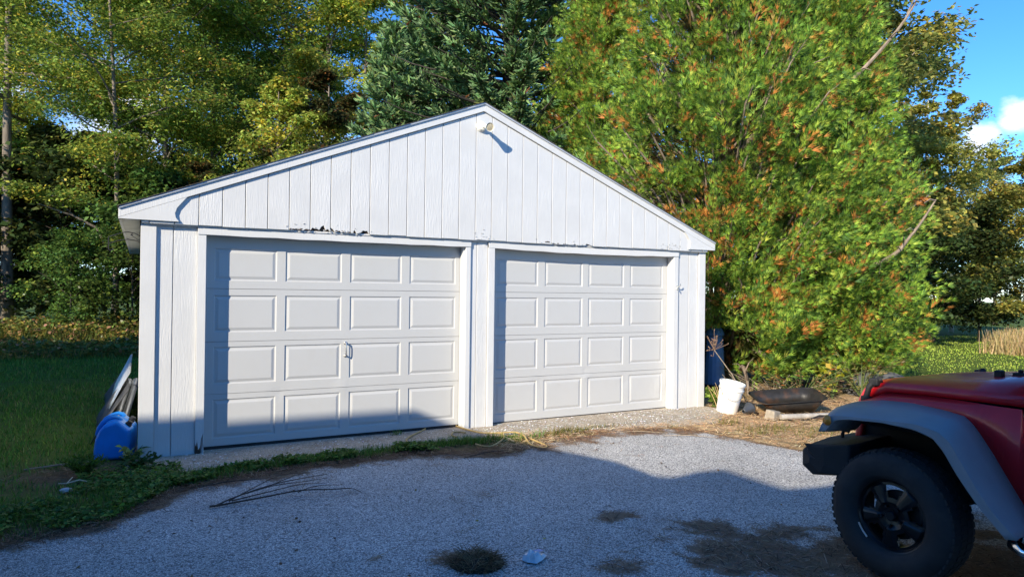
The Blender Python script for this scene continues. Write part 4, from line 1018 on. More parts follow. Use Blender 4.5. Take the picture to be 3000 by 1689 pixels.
mb = MB(); mb.box(-3.6, -2.6, -8.349, -8.30, 0, 2.1); mb.build("door", M_trim, H)

# ------------------------------------------------------------------ vegetation
def pick(pal, w, n_, jit=.18):
    pal = np.array(pal); i = NP.choice(len(pal), n_, p=np.array(w)/np.sum(w))
    return np.clip(pal[i]*(1+NP.normal(0, jit, (n_, 1)))*(1+NP.normal(0, .06, (n_, 3))), .004, 1)

LEAF_V = [(0, 0, 0), (.45, .30, .05), (1, 0, -.05), (.45, -.30, .05)]; LEAF_F = [(0, 1, 2, 3)]

OLIVE = ([(.16, .245, .045), (.24, .32, .058), (.10, .17, .036), (.42, .39, .07), (.32, .19, .05)], [4, 3, 3, 1.0, .25])

def decid(h, crown_lo, spread, n_limb, n_leaf, leaf, pal, lean=(0, 0), seed=0, flat=.5, clump=.33, trunk_r=None, upright=.5, mat=None, bark=None):
    """a trunk mesh with limbs and a crown mesh of leaf faces in layered sprays"""
    r_ = random.Random(seed); g = np.random.default_rng(seed)
    mb = MB(); tr = trunk_r or h*.011
    tp = []; kx, ky = r_.uniform(-.3, .3), r_.uniform(-.3, .3)
    for i in range(9):
        t_ = i/8; tp.append(Vector((lean[0]*t_*h + kx*math.sin(t_*5+kx*9)*h*.03, lean[1]*t_*h + ky*math.sin(t_*4+1)*h*.03, h*.97*t_)))
    mb.tube(tp, [tr*(1.25 if i == 0 else 1-.85*i/8) for i in range(9)], 8)
    def tpos(t_): 
        q = t_*8; i = min(7, int(q)); return tp[i].lerp(tp[i+1], q-i)
    cl = []
    for li in range(n_limb):
        t_ = crown_lo + (1-crown_lo)*((li+r_.random())/n_limb)
        p = tpos(min(t_, .99)); az = li*2.4 + r_.uniform(-.5, .5)
        u = (t_-crown_lo)/(1-crown_lo)
        shape = (math.sin(math.pi*(.18+.80*u)))**.8
        Ln = spread*shape*r_.uniform(.7, 1.15)
        el = upright*(.4+u)+r_.uniform(-.15, .25)
        d = Vector((math.cos(az)*math.cos(el), math.sin(az)*math.cos(el), math.sin(el)))
        pts = [p]; q = p.copy(); dd = d.copy()
        for s in range(4):
            dd = (dd + Vector((r_.gauss(0, .14), r_.gauss(0, .14), r_.gauss(-.02, .1)))).normalized(); q = q + dd*Ln/4; pts.append(q.copy())
        r0 = tr*.42*(1-.6*u); mb.tube(pts, [r0, r0*.8, r0*.6, r0*.4, r0*.15], 5, cap=False)
        for s in range(7):
            k = .25+.75*s/6; i = min(3, int(k*4)); b_ = pts[i].lerp(pts[i+1], k*4-i)
            a2 = r_.uniform(0, 6.28); e2 = r_.uniform(-.2, .6); l2 = Ln*.40*(1.25-.7*k)*r_.uniform(.6, 1.2)
            d2 = (Vector((math.cos(a2)*math.cos(e2), math.sin(a2)*math.cos(e2), math.sin(e2))) + dd*.7).normalized()
            e_ = b_ + d2*l2; mid = b_.lerp(e_, .5)+Vector((0, 0, l2*.06)); mb.tube([b_, mid, e_], [r0*.28, r0*.18, r0*.06], 3, cap=False)
            cl.append((e_, l2)); cl.append((mid, l2*.8))
        cl.append((pts[-1], Ln*.3))
    C_ = np.array([tuple(c[0]) for c in cl]); Rr = np.array([max(.25, c[1]*.75) for c in cl])*clump/.33
    per = n_leaf//len(cl)
    ci = np.repeat(np.arange(len(cl)), per); n_ = len(ci)
    off = g.normal(0, 1, (n_, 3)); off = off/np.maximum(1, np.linalg.norm(off, axis=1, keepdims=True)*.62); off[:, 2] *= flat
    pos = C_[ci] + off*Rr[ci][:, None]*.62
    az = g.uniform(0, 2*np.pi, n_)
    xax = np.stack([np.cos(az), np.sin(az), g.normal(-.35, .35, n_)], 1)
    zax = np.stack([g.normal(0, .55, n_), g.normal(0, .55, n_), np.ones(n_)*.9], 1)
    col = pick(pal[0], pal[1], n_); ct = g.normal(1, .16, len(cl)); col *= ct[ci][:, None]
    yel = (g.random(len(cl)) < .10)[ci]; col[yel] = col[yel]*np.array([1.7, 1.25, .9])
    sz = leaf*g.uniform(.7, 1.35, n_)
    return mb.mesh("trunk", True), scatter("crown", LEAF_V, LEAF_F, pos, xax, zax, np.stack([sz, sz*g.uniform(.75, 1.15, n_), sz], 1), np.clip(col, .004, .6))

def place(name, meshes, mats, label, cat, loc, rz, s, group=None):
    t_ = thing(name, label, cat, loc, rz, group); t_.scale = (s, s, s) if not hasattr(s, '__len__') else s
    link("trunk", meshes[0], mats[0], t_); link("crown", meshes[1], mats[1], t_)
    return t_
T = {}
T['A'] = decid(17, .29, 4.6, 26, 60000, .135, OLIVE, seed=1, flat=.5, clump=.40, trunk_r=.13)
T['B'] = decid(17, .29, 4.2, 24, 52000, .135, OLIVE, lean=(.05, .02), seed=2, flat=.48, clump=.40, trunk_r=.12)
T['C'] = decid(17, .42, 3.4, 16, 26000, .14, ([(.20, .27, .05), (.30, .32, .055), (.46, .38, .06), (.14, .19, .04)], [3, 3, 1.6, 2]), seed=3, flat=.45)
T['D'] = decid(9, .12, 2.6, 18, 17000, .13, ([(.23, .29, .05), (.30, .32, .06), (.16, .23, .045), (.36, .28, .05)], [3, 3, 2, 1]), seed=4, upright=.8)
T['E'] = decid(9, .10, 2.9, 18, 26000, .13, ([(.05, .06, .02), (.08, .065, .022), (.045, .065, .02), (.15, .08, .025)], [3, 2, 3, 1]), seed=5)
T['F'] = decid(17, .12, 4.3, 30, 85000, .15, ([(.15, .18, .048), (.20, .22, .055), (.10, .13, .04), (.26, .23, .06)], [4, 3, 3, 1]), seed=6, flat=.55)
T['G'] = decid(9, .08, 3.6, 22, 30000, .15, ([(.22, .24, .055), (.29, .29, .065), (.14, .17, .045), (.38, .32, .07)], [3, 3, 2, 1.2]), seed=8, flat=.6)
T['S'] = decid(3.2, .06, 1.7, 16, 9000, .10, ([(.09, .16, .035), (.13, .20, .04), (.06, .12, .03)], [3, 2, 2]), seed=9, flat=.5, trunk_r=.03, upright=.9)
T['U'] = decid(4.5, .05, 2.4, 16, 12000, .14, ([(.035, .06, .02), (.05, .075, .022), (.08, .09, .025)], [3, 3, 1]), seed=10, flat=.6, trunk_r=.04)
T['W'] = decid(14, .55, 2.0, 10, 7000, .16, ([(.24, .20, .04), (.16, .16, .03)], [2, 2]), seed=12, trunk_r=.11)
def tree(key, label, loc, s, rz=None, group=None, bark=M_bark, name=None, mat=None):
    names = dict(A="locust_tree", B="locust_tree", C="slender_tree", D="young_tree", E="maple_tree", F="tall_tree", G="broad_tree", S="shrub", U="undergrowth_bush", W="birch_tree")
    cats = dict(S="shrub", U="bush")
    return place(name or names[key], T[key], (bark, mat or M_leaf), label, cats.get(key, "tree"), (loc[0], loc[1], -.05), rnd.uniform(0, 6.28) if rz is None else rz, s, group)
GW = "trees at the edge of the woods behind the garage"
tree('C', "tall tree with a bare pale trunk at the far left edge of the lawn", (-3.83, 20.04), 1.0, 1.1, GW)
tree('B', "leaning thin-trunked tree left of the garage eave with dead lower limbs", (-.75, 17.4), .82, 4.1, GW)
tree('A', "tall olive tree whose trunk rises above the left rake of the garage roof", (.75, 20.96), 1.06, .4, GW)
tree('A', "dense olive tree directly behind the left third of the garage roof", (2.4, 22.2), 1.02, 2.6, GW)
tree('B', "olive tree behind the young yellow tree over the middle of the left roof slope", (4.6, 21.8), 1.06, 5.2, GW)
tree('C', "thin-leaved tree with sky showing through, left of the open blue sky gap", (6.2, 19.6), 1.0, 3.3, GW)
tree('C', "narrow tree with orange-yellow lower leaves beside the spruce", (7.6, 19.0), .78, .2, GW)
tree('A', "olive tree cut by the left picture border above the bare trunk", (-6.0, 23.4), 1.0, 1.9, GW)
tree('D', "young tree with bright yellow-green leaves above the left roof slope", (3.59, 14.2), .88, 1.0)
tree('E', "dark russet maple between the yellow young tree and the spruce", (5.1, 14.6), .95, 1.0)
tree('E', "second dark maple low behind the left roof edge", (1.6, 16.2), .62, 3.0)
back = [(-8, 31, 'B'), (-.2, 29.4, 'B'), (4.3, 29.3, 'A'), (-6, 38, 'A')]
for i, (x, y, k) in enumerate(back):
    tree(k, "olive-green tree deep in the woods behind the front row", (x, y), rnd.uniform(.9, 1.0), None, "trees deep in the woods")
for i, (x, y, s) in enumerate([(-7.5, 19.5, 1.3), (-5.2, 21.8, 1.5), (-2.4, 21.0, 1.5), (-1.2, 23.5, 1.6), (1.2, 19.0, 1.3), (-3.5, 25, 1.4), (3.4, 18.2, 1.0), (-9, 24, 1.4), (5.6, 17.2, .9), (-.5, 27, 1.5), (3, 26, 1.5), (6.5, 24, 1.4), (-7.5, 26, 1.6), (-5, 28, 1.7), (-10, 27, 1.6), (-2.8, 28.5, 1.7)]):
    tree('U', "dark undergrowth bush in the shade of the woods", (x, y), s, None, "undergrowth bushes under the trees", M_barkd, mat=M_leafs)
tree('S', "bright green sunlit shrub standing left of the leaning trunk", (-1.75, 15.9), .92, .5, "sunlit shrubs at the wood edge", M_barkd, mat=M_leafs)
tree('S', "green shrub close beside the left garage wall", (-.22, 15.2), 1.15, 2.2, "sunlit shrubs at the wood edge", M_barkd, mat=M_leafs)
tree('S', "tall green shrub partly hidden by the garage corner", (.5, 16.6), 1.5, 4.0, "sunlit shrubs at the wood edge", M_barkd, mat=M_leafs)
tree('D', "small orange-leaved sapling glowing between the far left trunks", (-3.3, 23.5), .55, 2.0)
# dead limbs on the wood edge
dl_ = thing("dead_branch", "bare dead branch sticking out left of the leaning trunk", "branch", (-.95, 16.9, 3.2))
mb = MB(); mb.tube([(.1, .1, -.6), (-.25, 0, .15), (-.8, -.1, .45), (-1.7, -.3, .75)], [.05, .04, .03, .012], 6); mb.tube([(-.8, -.1, .45), (-1.1, -.1, .75), (-1.05, -.1, 1.05)], [.025, .02, .01], 5); mb.tube([(-.25, 0, .15), (-.6, -.1, -.5), (-.9, -.1, -.9)], [.02, .015, .008], 5); mb.build("limb", M_bark, dl_)
# right side
GR = "olive trees beyond the mown lawn"
tree('F', "tall dark olive tree towering behind the cedar on the right", (17.3, 6.9), 1.0, .7, GR)
tree('F', "second tall olive tree behind the towering dark one, filling its right flank", (20.2, 9.2), 1.0, 3.9, GR)
tree('G', "broad pale olive tree right of the tall dark olive tree", (26.4, 8.3), .88, 2.0, GR)
tree('G', "olive tree cut by the right picture border", (27.6, 5.2), .74, 4.4, GR)
tree('G', "low olive tree closing the gap beside the cedar", (24.5, 11.5), .92, 1.0, GR)
tree('G', "olive tree filling the background right of the tall dark olive tree", (22.0, 10.0), 1.4, 2.6, GR)
tree('G', "olive tree behind the birch stems", (35, 16.5), .95, 3.0, GR)
tree('G', "rounded olive tree outside the right border", (30.5, 2.0), .72, 5.0, GR)
for x, y, lab in [(30.4, 11.9, "pale birch stem, nearest the cedar, in the dark gap"), (31.5, 11.2, "pale birch stem in the middle of the dark gap"), (32.6, 10.7, "pale leaning birch stem beside the right-hand olive tree")]:
    tree('W', lab, (x, y), .8, None, "birch stems in the dark gap", M_barkw)
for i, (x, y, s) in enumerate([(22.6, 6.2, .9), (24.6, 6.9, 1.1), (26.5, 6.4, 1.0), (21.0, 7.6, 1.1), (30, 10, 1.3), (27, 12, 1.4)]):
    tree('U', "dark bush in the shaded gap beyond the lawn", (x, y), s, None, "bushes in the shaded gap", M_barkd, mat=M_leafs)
tree('D', "small yellow-leaved shrub at the right border beyond the hood", (14.6, -.9), (.16, .16, .14), 1.0, name="yellow_shrub")
# far wood closing the horizon
far = [(16.5, 37), (21, 33), (26, 30), (34, 27), (40, 22), (45, 15), (46, 7), (44, 0), (19, 40), (23, 38), (17, 46), (-14, 30), (-16, 40)]
for i, (x, y) in enumerate(far):
    tree('AFGB'[i % 4], "distant tree closing the horizon beyond the lawn", (x, y), (.62 if x > 33 else .85) * (1 if 'AFGB'[i % 4] != 'G' else 1.7), None, "distant trees beyond the lawn")
# shade trees left of the lawn, outside the frame
for i, (x, y, s) in enumerate([(-10.5, -2.6, .75), (-11, .4, .95), (-11, 3.4, .95), (-11, 5.4, .8), (-15, 0, 1.1)]):
    tree('G', "shade tree left of the lawn outside the picture", (x, y), s, None, "shade trees left of the lawn")

# spruces ------------------------------------------------------------
def spruce(h, rad, n_branch, seed, zlo=.8, spin=0):
    n_branch = int(n_branch*2.3)
    r_ = random.Random(seed); g = np.random.default_rng(seed); mb = MB()
    mb.tube([(0, 0, 0), (0, 0, h*.5), (0, 0, h*.99)], [h*.017, h*.010, .012], 8)
    P_, D_, L_ = [], [], []
    for b_ in range(n_branch):
        t_ = (b_+r_.random())/n_branch; z0 = zlo + (h-zlo)*(1-(1-t_)**1.15)*.985; az = b_*2.399+r_.uniform(-.3, .3)
        if math.cos(az+spin-.93) > .35 and r_.random() < .8: continue
        Ln = rad*((1-z0/h)**.85)*r_.uniform(.72, 1.12)+.12; up0 = .10+.45*(z0/h)
        q = Vector((0, 0, z0)); pts = [q.copy()]; nseg = 6
        for s in range(nseg):
            u = (s+1)/nseg; el = up0 - .30*math.sin(u*2.4) + .55*max(0, u-.6)
            q = q + Vector((math.cos(az)*math.cos(el), math.sin(az)*math.cos(el), math.sin(el)))*Ln/nseg; pts.append(q.copy())
        r0 = .012+.010*Ln; mb.tube(pts, [r0*(1-.8*i/nseg) for i in range(nseg+1)], 4, cap=False)
        ns = int(10 + Ln*34)
        for s in range(ns):
            u = .18+.82*(s/ns)**.8; i = min(nseg-1, int(u*nseg)); base = pts[i].lerp(pts[i+1], u*nseg-i); ax_ = (pts[i+1]-pts[i]).normalized()
            side = ax_.cross(Vector((0, 0, 1))).normalized()*(1 if s % 2 else -1)
            tl = (.16+.55*Ln*.34*(1-u)) * r_.uniform(.7, 1.2)
            dirn = (ax_*.75+side*r_.uniform(.35, .95)+Vector((0, 0, r_.uniform(-.25, .45)))).normalized()
            m = max(1, int(tl/.075))
            for k in range(m):
                bp_ = base + dirn*tl*(k/m); dd = (dirn + Vector((r_.gauss(0, .38), r_.gauss(0, .38), r_.gauss(.12, .33)))).normalized()
                P_.append(tuple(bp_)); D_.append(tuple(dd)); L_.append(r_.uniform(.13, .24))
    P_ = np.array(P_); D_ = np.array(D_); L_ = np.array(L_); n_ = len(P_)
    tv = []; tf = []
    for k in range(3):
        a_ = k*math.pi/3; c_, s_ = math.cos(a_), math.sin(a_)
        b0 = len(tv); tv += [(0, 0, 0), (.35, .125*c_, .125*s_), (1.0, .03*c_, .03*s_), (.35, -.125*c_, -.125*s_)]; tf.append((b0, b0+1, b0+2, b0+3))
    print('spruce shoots', n_)
    col = pick([(.17, .28, .12), (.24, .36, .15), (.11, .20, .085), (.32, .40, .14), (.36, .17, .08)], [4, 3, 3, 1, .12], n_)
    return mb.mesh("trunk", True), scatter("crown", tv, tf, P_, D_, g.normal(0, 1, (n_, 3)), L_, col)
S1 = spruce(15.5, 4.3, 150, 21, 1.2, .4)
S2 = spruce(8.6, 2.3, 95, 22, 1.2, 1.4)
q2_ = place("spruce_tree", S1, (M_barkd, M_needle), "tall blue-green spruce rising behind the garage peak", "tree", (8.0, 7.9, -.05), .4, 1.0, "spruces behind the garage")
q_ = place("spruce_tree", S2, (M_barkd, M_needle), "smaller blue-green spruce left of the tall one, just over the roof", "tree", (5.4, 9.1, -.05), 1.4, .95, "spruces behind the garage")

q3_ = place("spruce_tree", S2, (M_barkd, M_needle), "middle blue-green spruce rising between the tall and the small one", "tree", (6.9, 9.7, -.05), 1.1, 1.38, "spruces behind the garage")
for t_ in (q_, q2_, q3_):
    for a_, k_ in ((.37, 1.03), (-.42, .98)):
        o = link('crown', t_.children[1].data, None, t_); o.rotation_euler = (0, 0, a_); o.scale = (k_, k_, 2-k_)
# cedars -------------------------------------------------------------
def cedar(h, rad, n_plume, per, seed, face=(-.6, -.8), zlo=.25, cut=None):
    r_ = random.Random(seed); g = np.random.default_rng(seed); mb = MB()
    mb.tube([(0, 0, 0), (.05, 0, h*.3), (0, .05, h*.6), (0, 0, h*.98)], [.17, .13, .08, .01], 8)
    fa = math.atan2(face[1], face[0])
    bp, bd, bl, cl = [], [], [], []
    for i in range(n_plume):
        zt = zlo + (h-zlo)*(r_.random()**1.25)
        R_ = rad*min(1, .60+.55*zt/h*3.0)*(max(0.02, 1-zt/h))**.72
        az = fa + r_.gauss(0, .95) if r_.random() < .88 else r_.uniform(0, 6.28)
        k = r_.uniform(.58, 1.0)**.6
        lump = .44 + 1.06*float(fbm(np.array([az*2.6+seed+20]), np.array([zt*.95+seed]), 3)[0]) + r_.gauss(0, .05)
        d = Vector((math.cos(az), math.sin(az), 0)); p = d*R_*k*lump*.84 + Vector((0, 0, zt))
        el = r_.uniform(.1, 1.1); ax_ = (d*math.cos(el)+Vector((r_.gauss(0, .25), r_.gauss(0, .25), math.sin(el)))).normalized()
        bp.append(tuple(p)); bd.append(tuple(ax_)); bl.append(r_.uniform(.34, .72)*(.6+.4*(1-zt/h))); cl.append(r_.random())
        if i % 9 == 0 and zt > 1.7:
            b0 = Vector((0, 0, max(.15, zt-R_*.55))); m_ = b0.lerp(p, .55)+Vector((0, 0, -.12*R_)); mb.tube([b0, m_, p, p+ax_*bl[-1]*.7], [.035, .026, .014, .004], 5, cap=False)
    bp = np.array(bp); bd = np.array(bd); bl = np.array(bl); cl = np.array(cl)
    pi = np.repeat(np.arange(n_plume), per); n_ = len(pi)
    t_ = g.random(n_)**.8
    f_ = norm(bp*np.array([1, 1, 0])+1e-6) + g.normal(0, .55, (n_plume, 3)); B_ = norm(f_ - (f_*bd).sum(1, keepdims=True)*bd); A_ = np.cross(bd, B_)
    an = g.uniform(0, 2*np.pi, n_)
    rad_d = A_[pi]*np.cos(an)[:, None]+B_[pi]*(np.sin(an)*.45)[:, None]
    wid = .30*np.sin(np.pi*np.clip(.12+.85*t_, 0, 1))
    pos = bp[pi] + bd[pi]*(t_*bl[pi])[:, None] + rad_d*(wid*bl[pi]*g.random(n_)**.6)[:, None]
    dirn = norm(bd[pi]*1.0 + rad_d*.62 + g.normal(0, .20, (n_, 3)) + np.array([0, 0, -.22])*(1-t_)[:, None])
    zax = B_[pi]*1.0 + g.normal(0, .5, (n_, 3))
    sz = g.uniform(.075, .14, n_)*(1.12-.35*t_)
    tv = [(0, 0, 0), (.5, .055, .03), (1.2, 0, -.10), (.5, -.055, .03),
          (.06, .02, .0), (.42, .17, .02), (1.0, .33, -.10), (.46, .075, .025),
          (.06, -.02, .0), (.46, -.075, .025), (1.0, -.33, -.10), (.42, -.17, .02)]
    tf = [(4*k, 4*k+1, 4*k+2, 4*k+3) for k in range(3)]
    col = pick([(.175, .305, .042), (.275, .40, .05), (.075, .145, .032), (.40, .47, .07)], [4, 3, 4, 1.2], n_, .15)
    ptone = g.normal(1, .16, n_plume); col = col*ptone[pi][:, None]
    dn = g.random(n_plume); dead = ((dn[pi] < .21) & (t_ < .35+dn[pi]*2.6) & (g.random(n_) < .85)) | (g.random(n_) < .004)
    dc = pick([(.70, .26, .06), (.58, .20, .05), (.76, .36, .10), (.40, .14, .04)], [4, 3, 2, 2], n_, .15); col[dead] = dc[dead]
    # coarse brown-green inner growth that closes the heart of the tree
    ni = n_plume*3; zi = zlo + (h-zlo)*g.random(ni)**1.3; ai = g.uniform(0, 2*np.pi, ni)
    Ri = rad*np.minimum(1, .6+1.65*zi/h)*np.maximum(.02, 1-zi/h)**.62*g.uniform(.15, .55, ni)
    pos = np.concatenate([pos, np.stack([Ri*np.cos(ai), Ri*np.sin(ai), zi], 1)]); dirn = np.concatenate([dirn, np.stack([np.cos(ai), np.sin(ai), g.normal(.3, .4, ni)], 1)])
    zax = np.concatenate([zax, g.normal(0, 1, (ni, 3))]); sz = np.concatenate([sz, g.uniform(.22, .36, ni)])
    col = np.concatenate([col, pick([(.10, .13, .03), (.16, .11, .04), (.08, .10, .03)], [3, 2, 2], ni)])
    if cut is not None:
        keep = cut(pos); pos, dirn, zax, sz, col = pos[keep], dirn[keep], zax[keep], sz[keep], col[keep]
    return mb.mesh("trunk", True), scatter("crown", tv, tf, pos, dirn, zax, sz, np.clip(col, .004, .6))
def cut_for(cx_, cy_):
    def f(P_):
        x = P_[:, 0]+cx_; y = P_[:, 1]+cy_; zq = P_[:, 2]
        ins = (x < W+.05) & (x > -.2) & (y > -.12) & (y < DEP+.2) & (zq < RZ+.05 - SL*np.abs(x-RX)) 
        return ~ins & ~((x < W+.55) & (y < .9) & (zq < 1.55)) & ~((x < 8.6) & (y < 2.0) & (zq < 1.05) & (y > (x-7.0)*.6-.5))
    return f
c1 = (9.35, 2.05); c2 = (9.3, 5.6); c3 = (9.2, 8.8)
CE1 = cedar(12.5, 3.55, 3400, 38, 31, (-.55, -.84), .3, cut_for(*c1))
CE2 = cedar(9.4, 2.9, 1700, 36, 32, (-.75, -.66), 2.2, cut_for(*c2))
place("cedar_tree", CE1, (M_barkc, M_cedar), "near yellow-green cedar with orange dead sprays right of the garage corner", "tree", (*c1, -.03), 0, 1, "cedars along the right garage wall")
place("cedar_tree", CE2, (M_barkc, M_cedar), "taller yellow-green cedar with orange dead sprays over the right roof slope", "tree", (*c2, -.03), 0, 1, "cedars along the right garage wall")
CE3 = cedar(7.6, 1.75, 1100, 32, 33, (-.75, -.66), .25)
place("cedar_tree", CE3, (M_barkc, M_cedar), "shorter bushy yellow-green cedar at the right end of the row, nearest the red vehicle", "tree", (10.75, .75, -.03), 0, 1, "cedars along the right garage wall")
# bare lower limbs of the near cedar
for i, (pts, lab) in enumerate([
    ([(8.9, 1.2, .25), (8.5, .75, .42), (8.05, .25, .30), (7.75, -.05, .12)], "bare grey cedar limb drooping to the ground behind the bucket"),
    ([(9.2, 1.4, .6), (8.9, .7, .62), (8.7, .3, .40), (8.5, .0, .12)], "bare forked cedar limb reaching down behind the tub"),
    ([(9.6, 1.6, 4.2), (9.9, .1, 4.9), (10.25, -.65, 5.7), (10.5, -.95, 6.4)], "bare pale limb sticking out of the cedar high up"),
    ([(9.7, 1.2, 1.5), (10.3, -.35, 2.1), (10.6, -.7, 2.55), (10.9, -.9, 3.1)], "bare pale limb rising out of the cedar at mid height")]):
    t_ = thing("bare_limb", lab, "branch", (0, 0, 0)); mb = MB()
    mb.tube(smooth_path(pts, 5), [.045*(1-.75*k/(5*(len(pts)-1))) for k in range(5*(len(pts)-1)+1)], 6)
    for k in range(5):
        a_ = Vector(pts[1+k % 2]).lerp(Vector(pts[2+k % 2]), rnd.random()); b_ = a_+Vector((rnd.uniform(-.35, .2), rnd.uniform(-.4, 0), rnd.uniform(-.3, .3))); mb.tube([a_, a_.lerp(b_, .5)+Vector((0, 0, .04)), b_], [.014, .010, .004], 4)
    mb.build("limb", M_barkc, t_)

# ---- grass, weeds and litter
def inside_drive(x, y): return y < edge_y(x)
def blades(name, pos, h, w, col, lean=.35, mat=M_grass, kind='stuff', label=None, cat=None):
    n_ = len(pos); az = NP.uniform(0, 2*np.pi, n_); 
    d = np.stack([np.cos(az)*lean*NP.random(n_), np.sin(az)*lean*NP.random(n_), np.ones(n_)], 1)
    zx = np.stack([NP.normal(0, 1, n_), NP.normal(0, 1, n_), np.zeros(n_)], 1)
    tv = [(0, -.5, 0), (0, .5, 0), (.6, .36, .10), (.6, -.36, .10), (1, 0, .28)]
    # two faces as quads (tip collapsed)
    tf = [(0, 1, 2, 3), (3, 2, 4, 4)]
    tv = [(0, -.5, 0), (0, .5, 0), (.55, .34, .10), (.55, -.34, .10)]
    tf = [(0, 1, 2, 3)]
    tv2 = [(0, -.5, 0), (0, .5, 0), (1, .02, .22), (.95, -.10, .22)]
    me = scatter(name, tv2, tf, pos, d, zx, np.stack([h, w, h], 1), col)
    o = link(name, me, mat); tag(o, label, cat, None, kind); return o
GREEN = ([(.085, .20, .035), (.13, .27, .04), (.19, .29, .05), (.32, .28, .10)], [4, 4, 2, .7])
# left lawn
n_ = 70000
u = NP.random(n_); x = NP.uniform(-5.2, -.02, n_); y = -3.0 + 15.5*u**1.6
ok = (y > edge_y(x)+.05+NP.normal(0, .05, n_)) & (np.hypot((x+.45)/.55, (y+.3)/.42) > .75+NP.normal(0, .15, n_)) & (fbm(x*2.5, y*2.5) + NP.normal(0, .1, n_) > .43)
x, y = x[ok], y[ok]; n_ = len(x)
pos = np.stack([x, y, np.full(n_, -.015)], 1); dcam = np.hypot(x, y+7.1)
blades("lawn_grass", pos, NP.uniform(.018, .055, n_)*(1+.05*dcam), NP.uniform(.005, .011, n_)*(1+.08*dcam), pick(*GREEN, n_), .7)
# clover and broad weeds in the lawn edge and along the asphalt
def strip(n_, x0, x1, f0, f1):
    x = NP.uniform(x0, x1, n_); t_ = NP.random(n_); y = f0(x)*(1-t_)+f1(x)*t_; return x, y
xs_, ys_ = [], []
x, y = strip(9000, -3.2, .2, lambda x: edge_y(x)+.03, lambda x: edge_y(x)+.75); k = fbm(x*3+4, y*3) > .45; xs_.append(x[k]); ys_.append(y[k])
x, y = strip(9000, .05, 2.6, lambda x: edge_y(x)+.10, lambda x: np.minimum(apron_y(x)-.0, edge_y(x)+.34)); k = fbm(x*3+1, y*4) > .47; xs_.append(x[k]); ys_.append(y[k])
x, y = strip(1600, -.45, .3, lambda x: x*0-1.0, lambda x: x*0-.35); xs_.append(x); ys_.append(y)
x, y = np.concatenate(xs_), np.concatenate(ys_); n_ = len(x)
az = NP.uniform(0, 6.28, n_); hz = NP.uniform(.01, .055, n_)*(.4+fbm(x*5, y*5))
LV = [(0, 0, 0), (.4, .32, .06), (1, 0, -.08), (.4, -.32, .06)]
me = scatter("clover_leaves", LV, LEAF_F, np.stack([x, y, hz], 1), np.stack([np.cos(az), np.sin(az), NP.normal(.15, .3, n_)], 1), np.stack([NP.normal(0, .4, n_), NP.normal(0, .4, n_), np.ones(n_)], 1), NP.uniform(.022, .05, n_), pick([(.10, .22, .035), (.15, .30, .04), (.06, .15, .03), (.23, .29, .06)], [4, 3, 2, 1], n_))
tag(link("clover", me, M_grass), kind='stuff')
# grass tufts on the strip between apron and asphalt
bp_ = []
for (cx_, cy_, sx, sy, nn_) in [(.35, -.95, .4, .12, 1300), (.9, -.78, .3, .09, 900), (1.35, -.75, .28, .07, 900), (1.8, -.70, .25, .06, 800), (2.3, -.60, .22, .06, 700), (2.68, -.62, .16, .05, 700), (3.05, -.62, .16, .05, 420), (3.3, -.66, .2, .06, 380), (4.15, -.68, .25, .05, 420), (4.55, -.62, .3, .04, 260), (5.45, -.95, .10, .03, 120), (6.45, -1.55, .25, .12, 300), (6.9, -1.9, .3, .12, 300), (6.3, -1.05, .1, .06, 80), (-.2, -1.35, .5, .18, 1800), (-.9, -1.7, .6, .2, 2200), (2.46, .02, .03, .02, 60)]:
    bp_.append(np.stack([NP.normal(cx_, sx, nn_), NP.normal(cy_, sy, nn_), np.full(nn_, -.005)], 1))
pos = np.concatenate(bp_); pos = pos[pos[:, 1] > edge_y(pos[:, 0])+.06]; n_ = len(pos); hgt = NP.uniform(.025, .09, n_)*(.5+fbm(pos[:, 0]*3, pos[:, 1]*3))
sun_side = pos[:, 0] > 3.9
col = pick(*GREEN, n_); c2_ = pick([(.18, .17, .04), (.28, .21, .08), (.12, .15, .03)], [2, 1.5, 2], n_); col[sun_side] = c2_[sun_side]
blades("grass_tufts", pos, hgt, NP.uniform(.004, .010, n_), col, .9)
# right lawn and tall dry grass
n_ = 34000; x = NP.uniform(10.5, 34, n_); y = NP.uniform(-5, 9, n_); pos = np.stack([x, y, np.full(n_, -.02)], 1)
blades("mown_lawn_grass", pos, NP.uniform(.025, .06, n_), NP.uniform(.015, .035, n_), pick([(.32, .41, .06), (.36, .45, .065), (.28, .37, .055), (.42, .44, .10)], [4, 4, 2, 1], n_), .9)
n_ = 16000; x = NP.normal(24, 1.8, n_); y = 2.5+NP.normal(0, 2.0, n_)+(x-24)*.35; pos = np.stack([x, y, np.full(n_, -.02)], 1)
keep = (x > 21.0) & (y < 3.9+(x-22)*.3); pos = pos[keep]; n_ = len(pos)
blades("tall_dry_grass", pos, NP.uniform(.3, .68, n_), NP.uniform(.012, .03, n_), pick([(.58, .43, .20), (.66, .52, .27), (.44, .36, .14), (.32, .33, .10)], [4, 3, 2, 1], n_), .35)
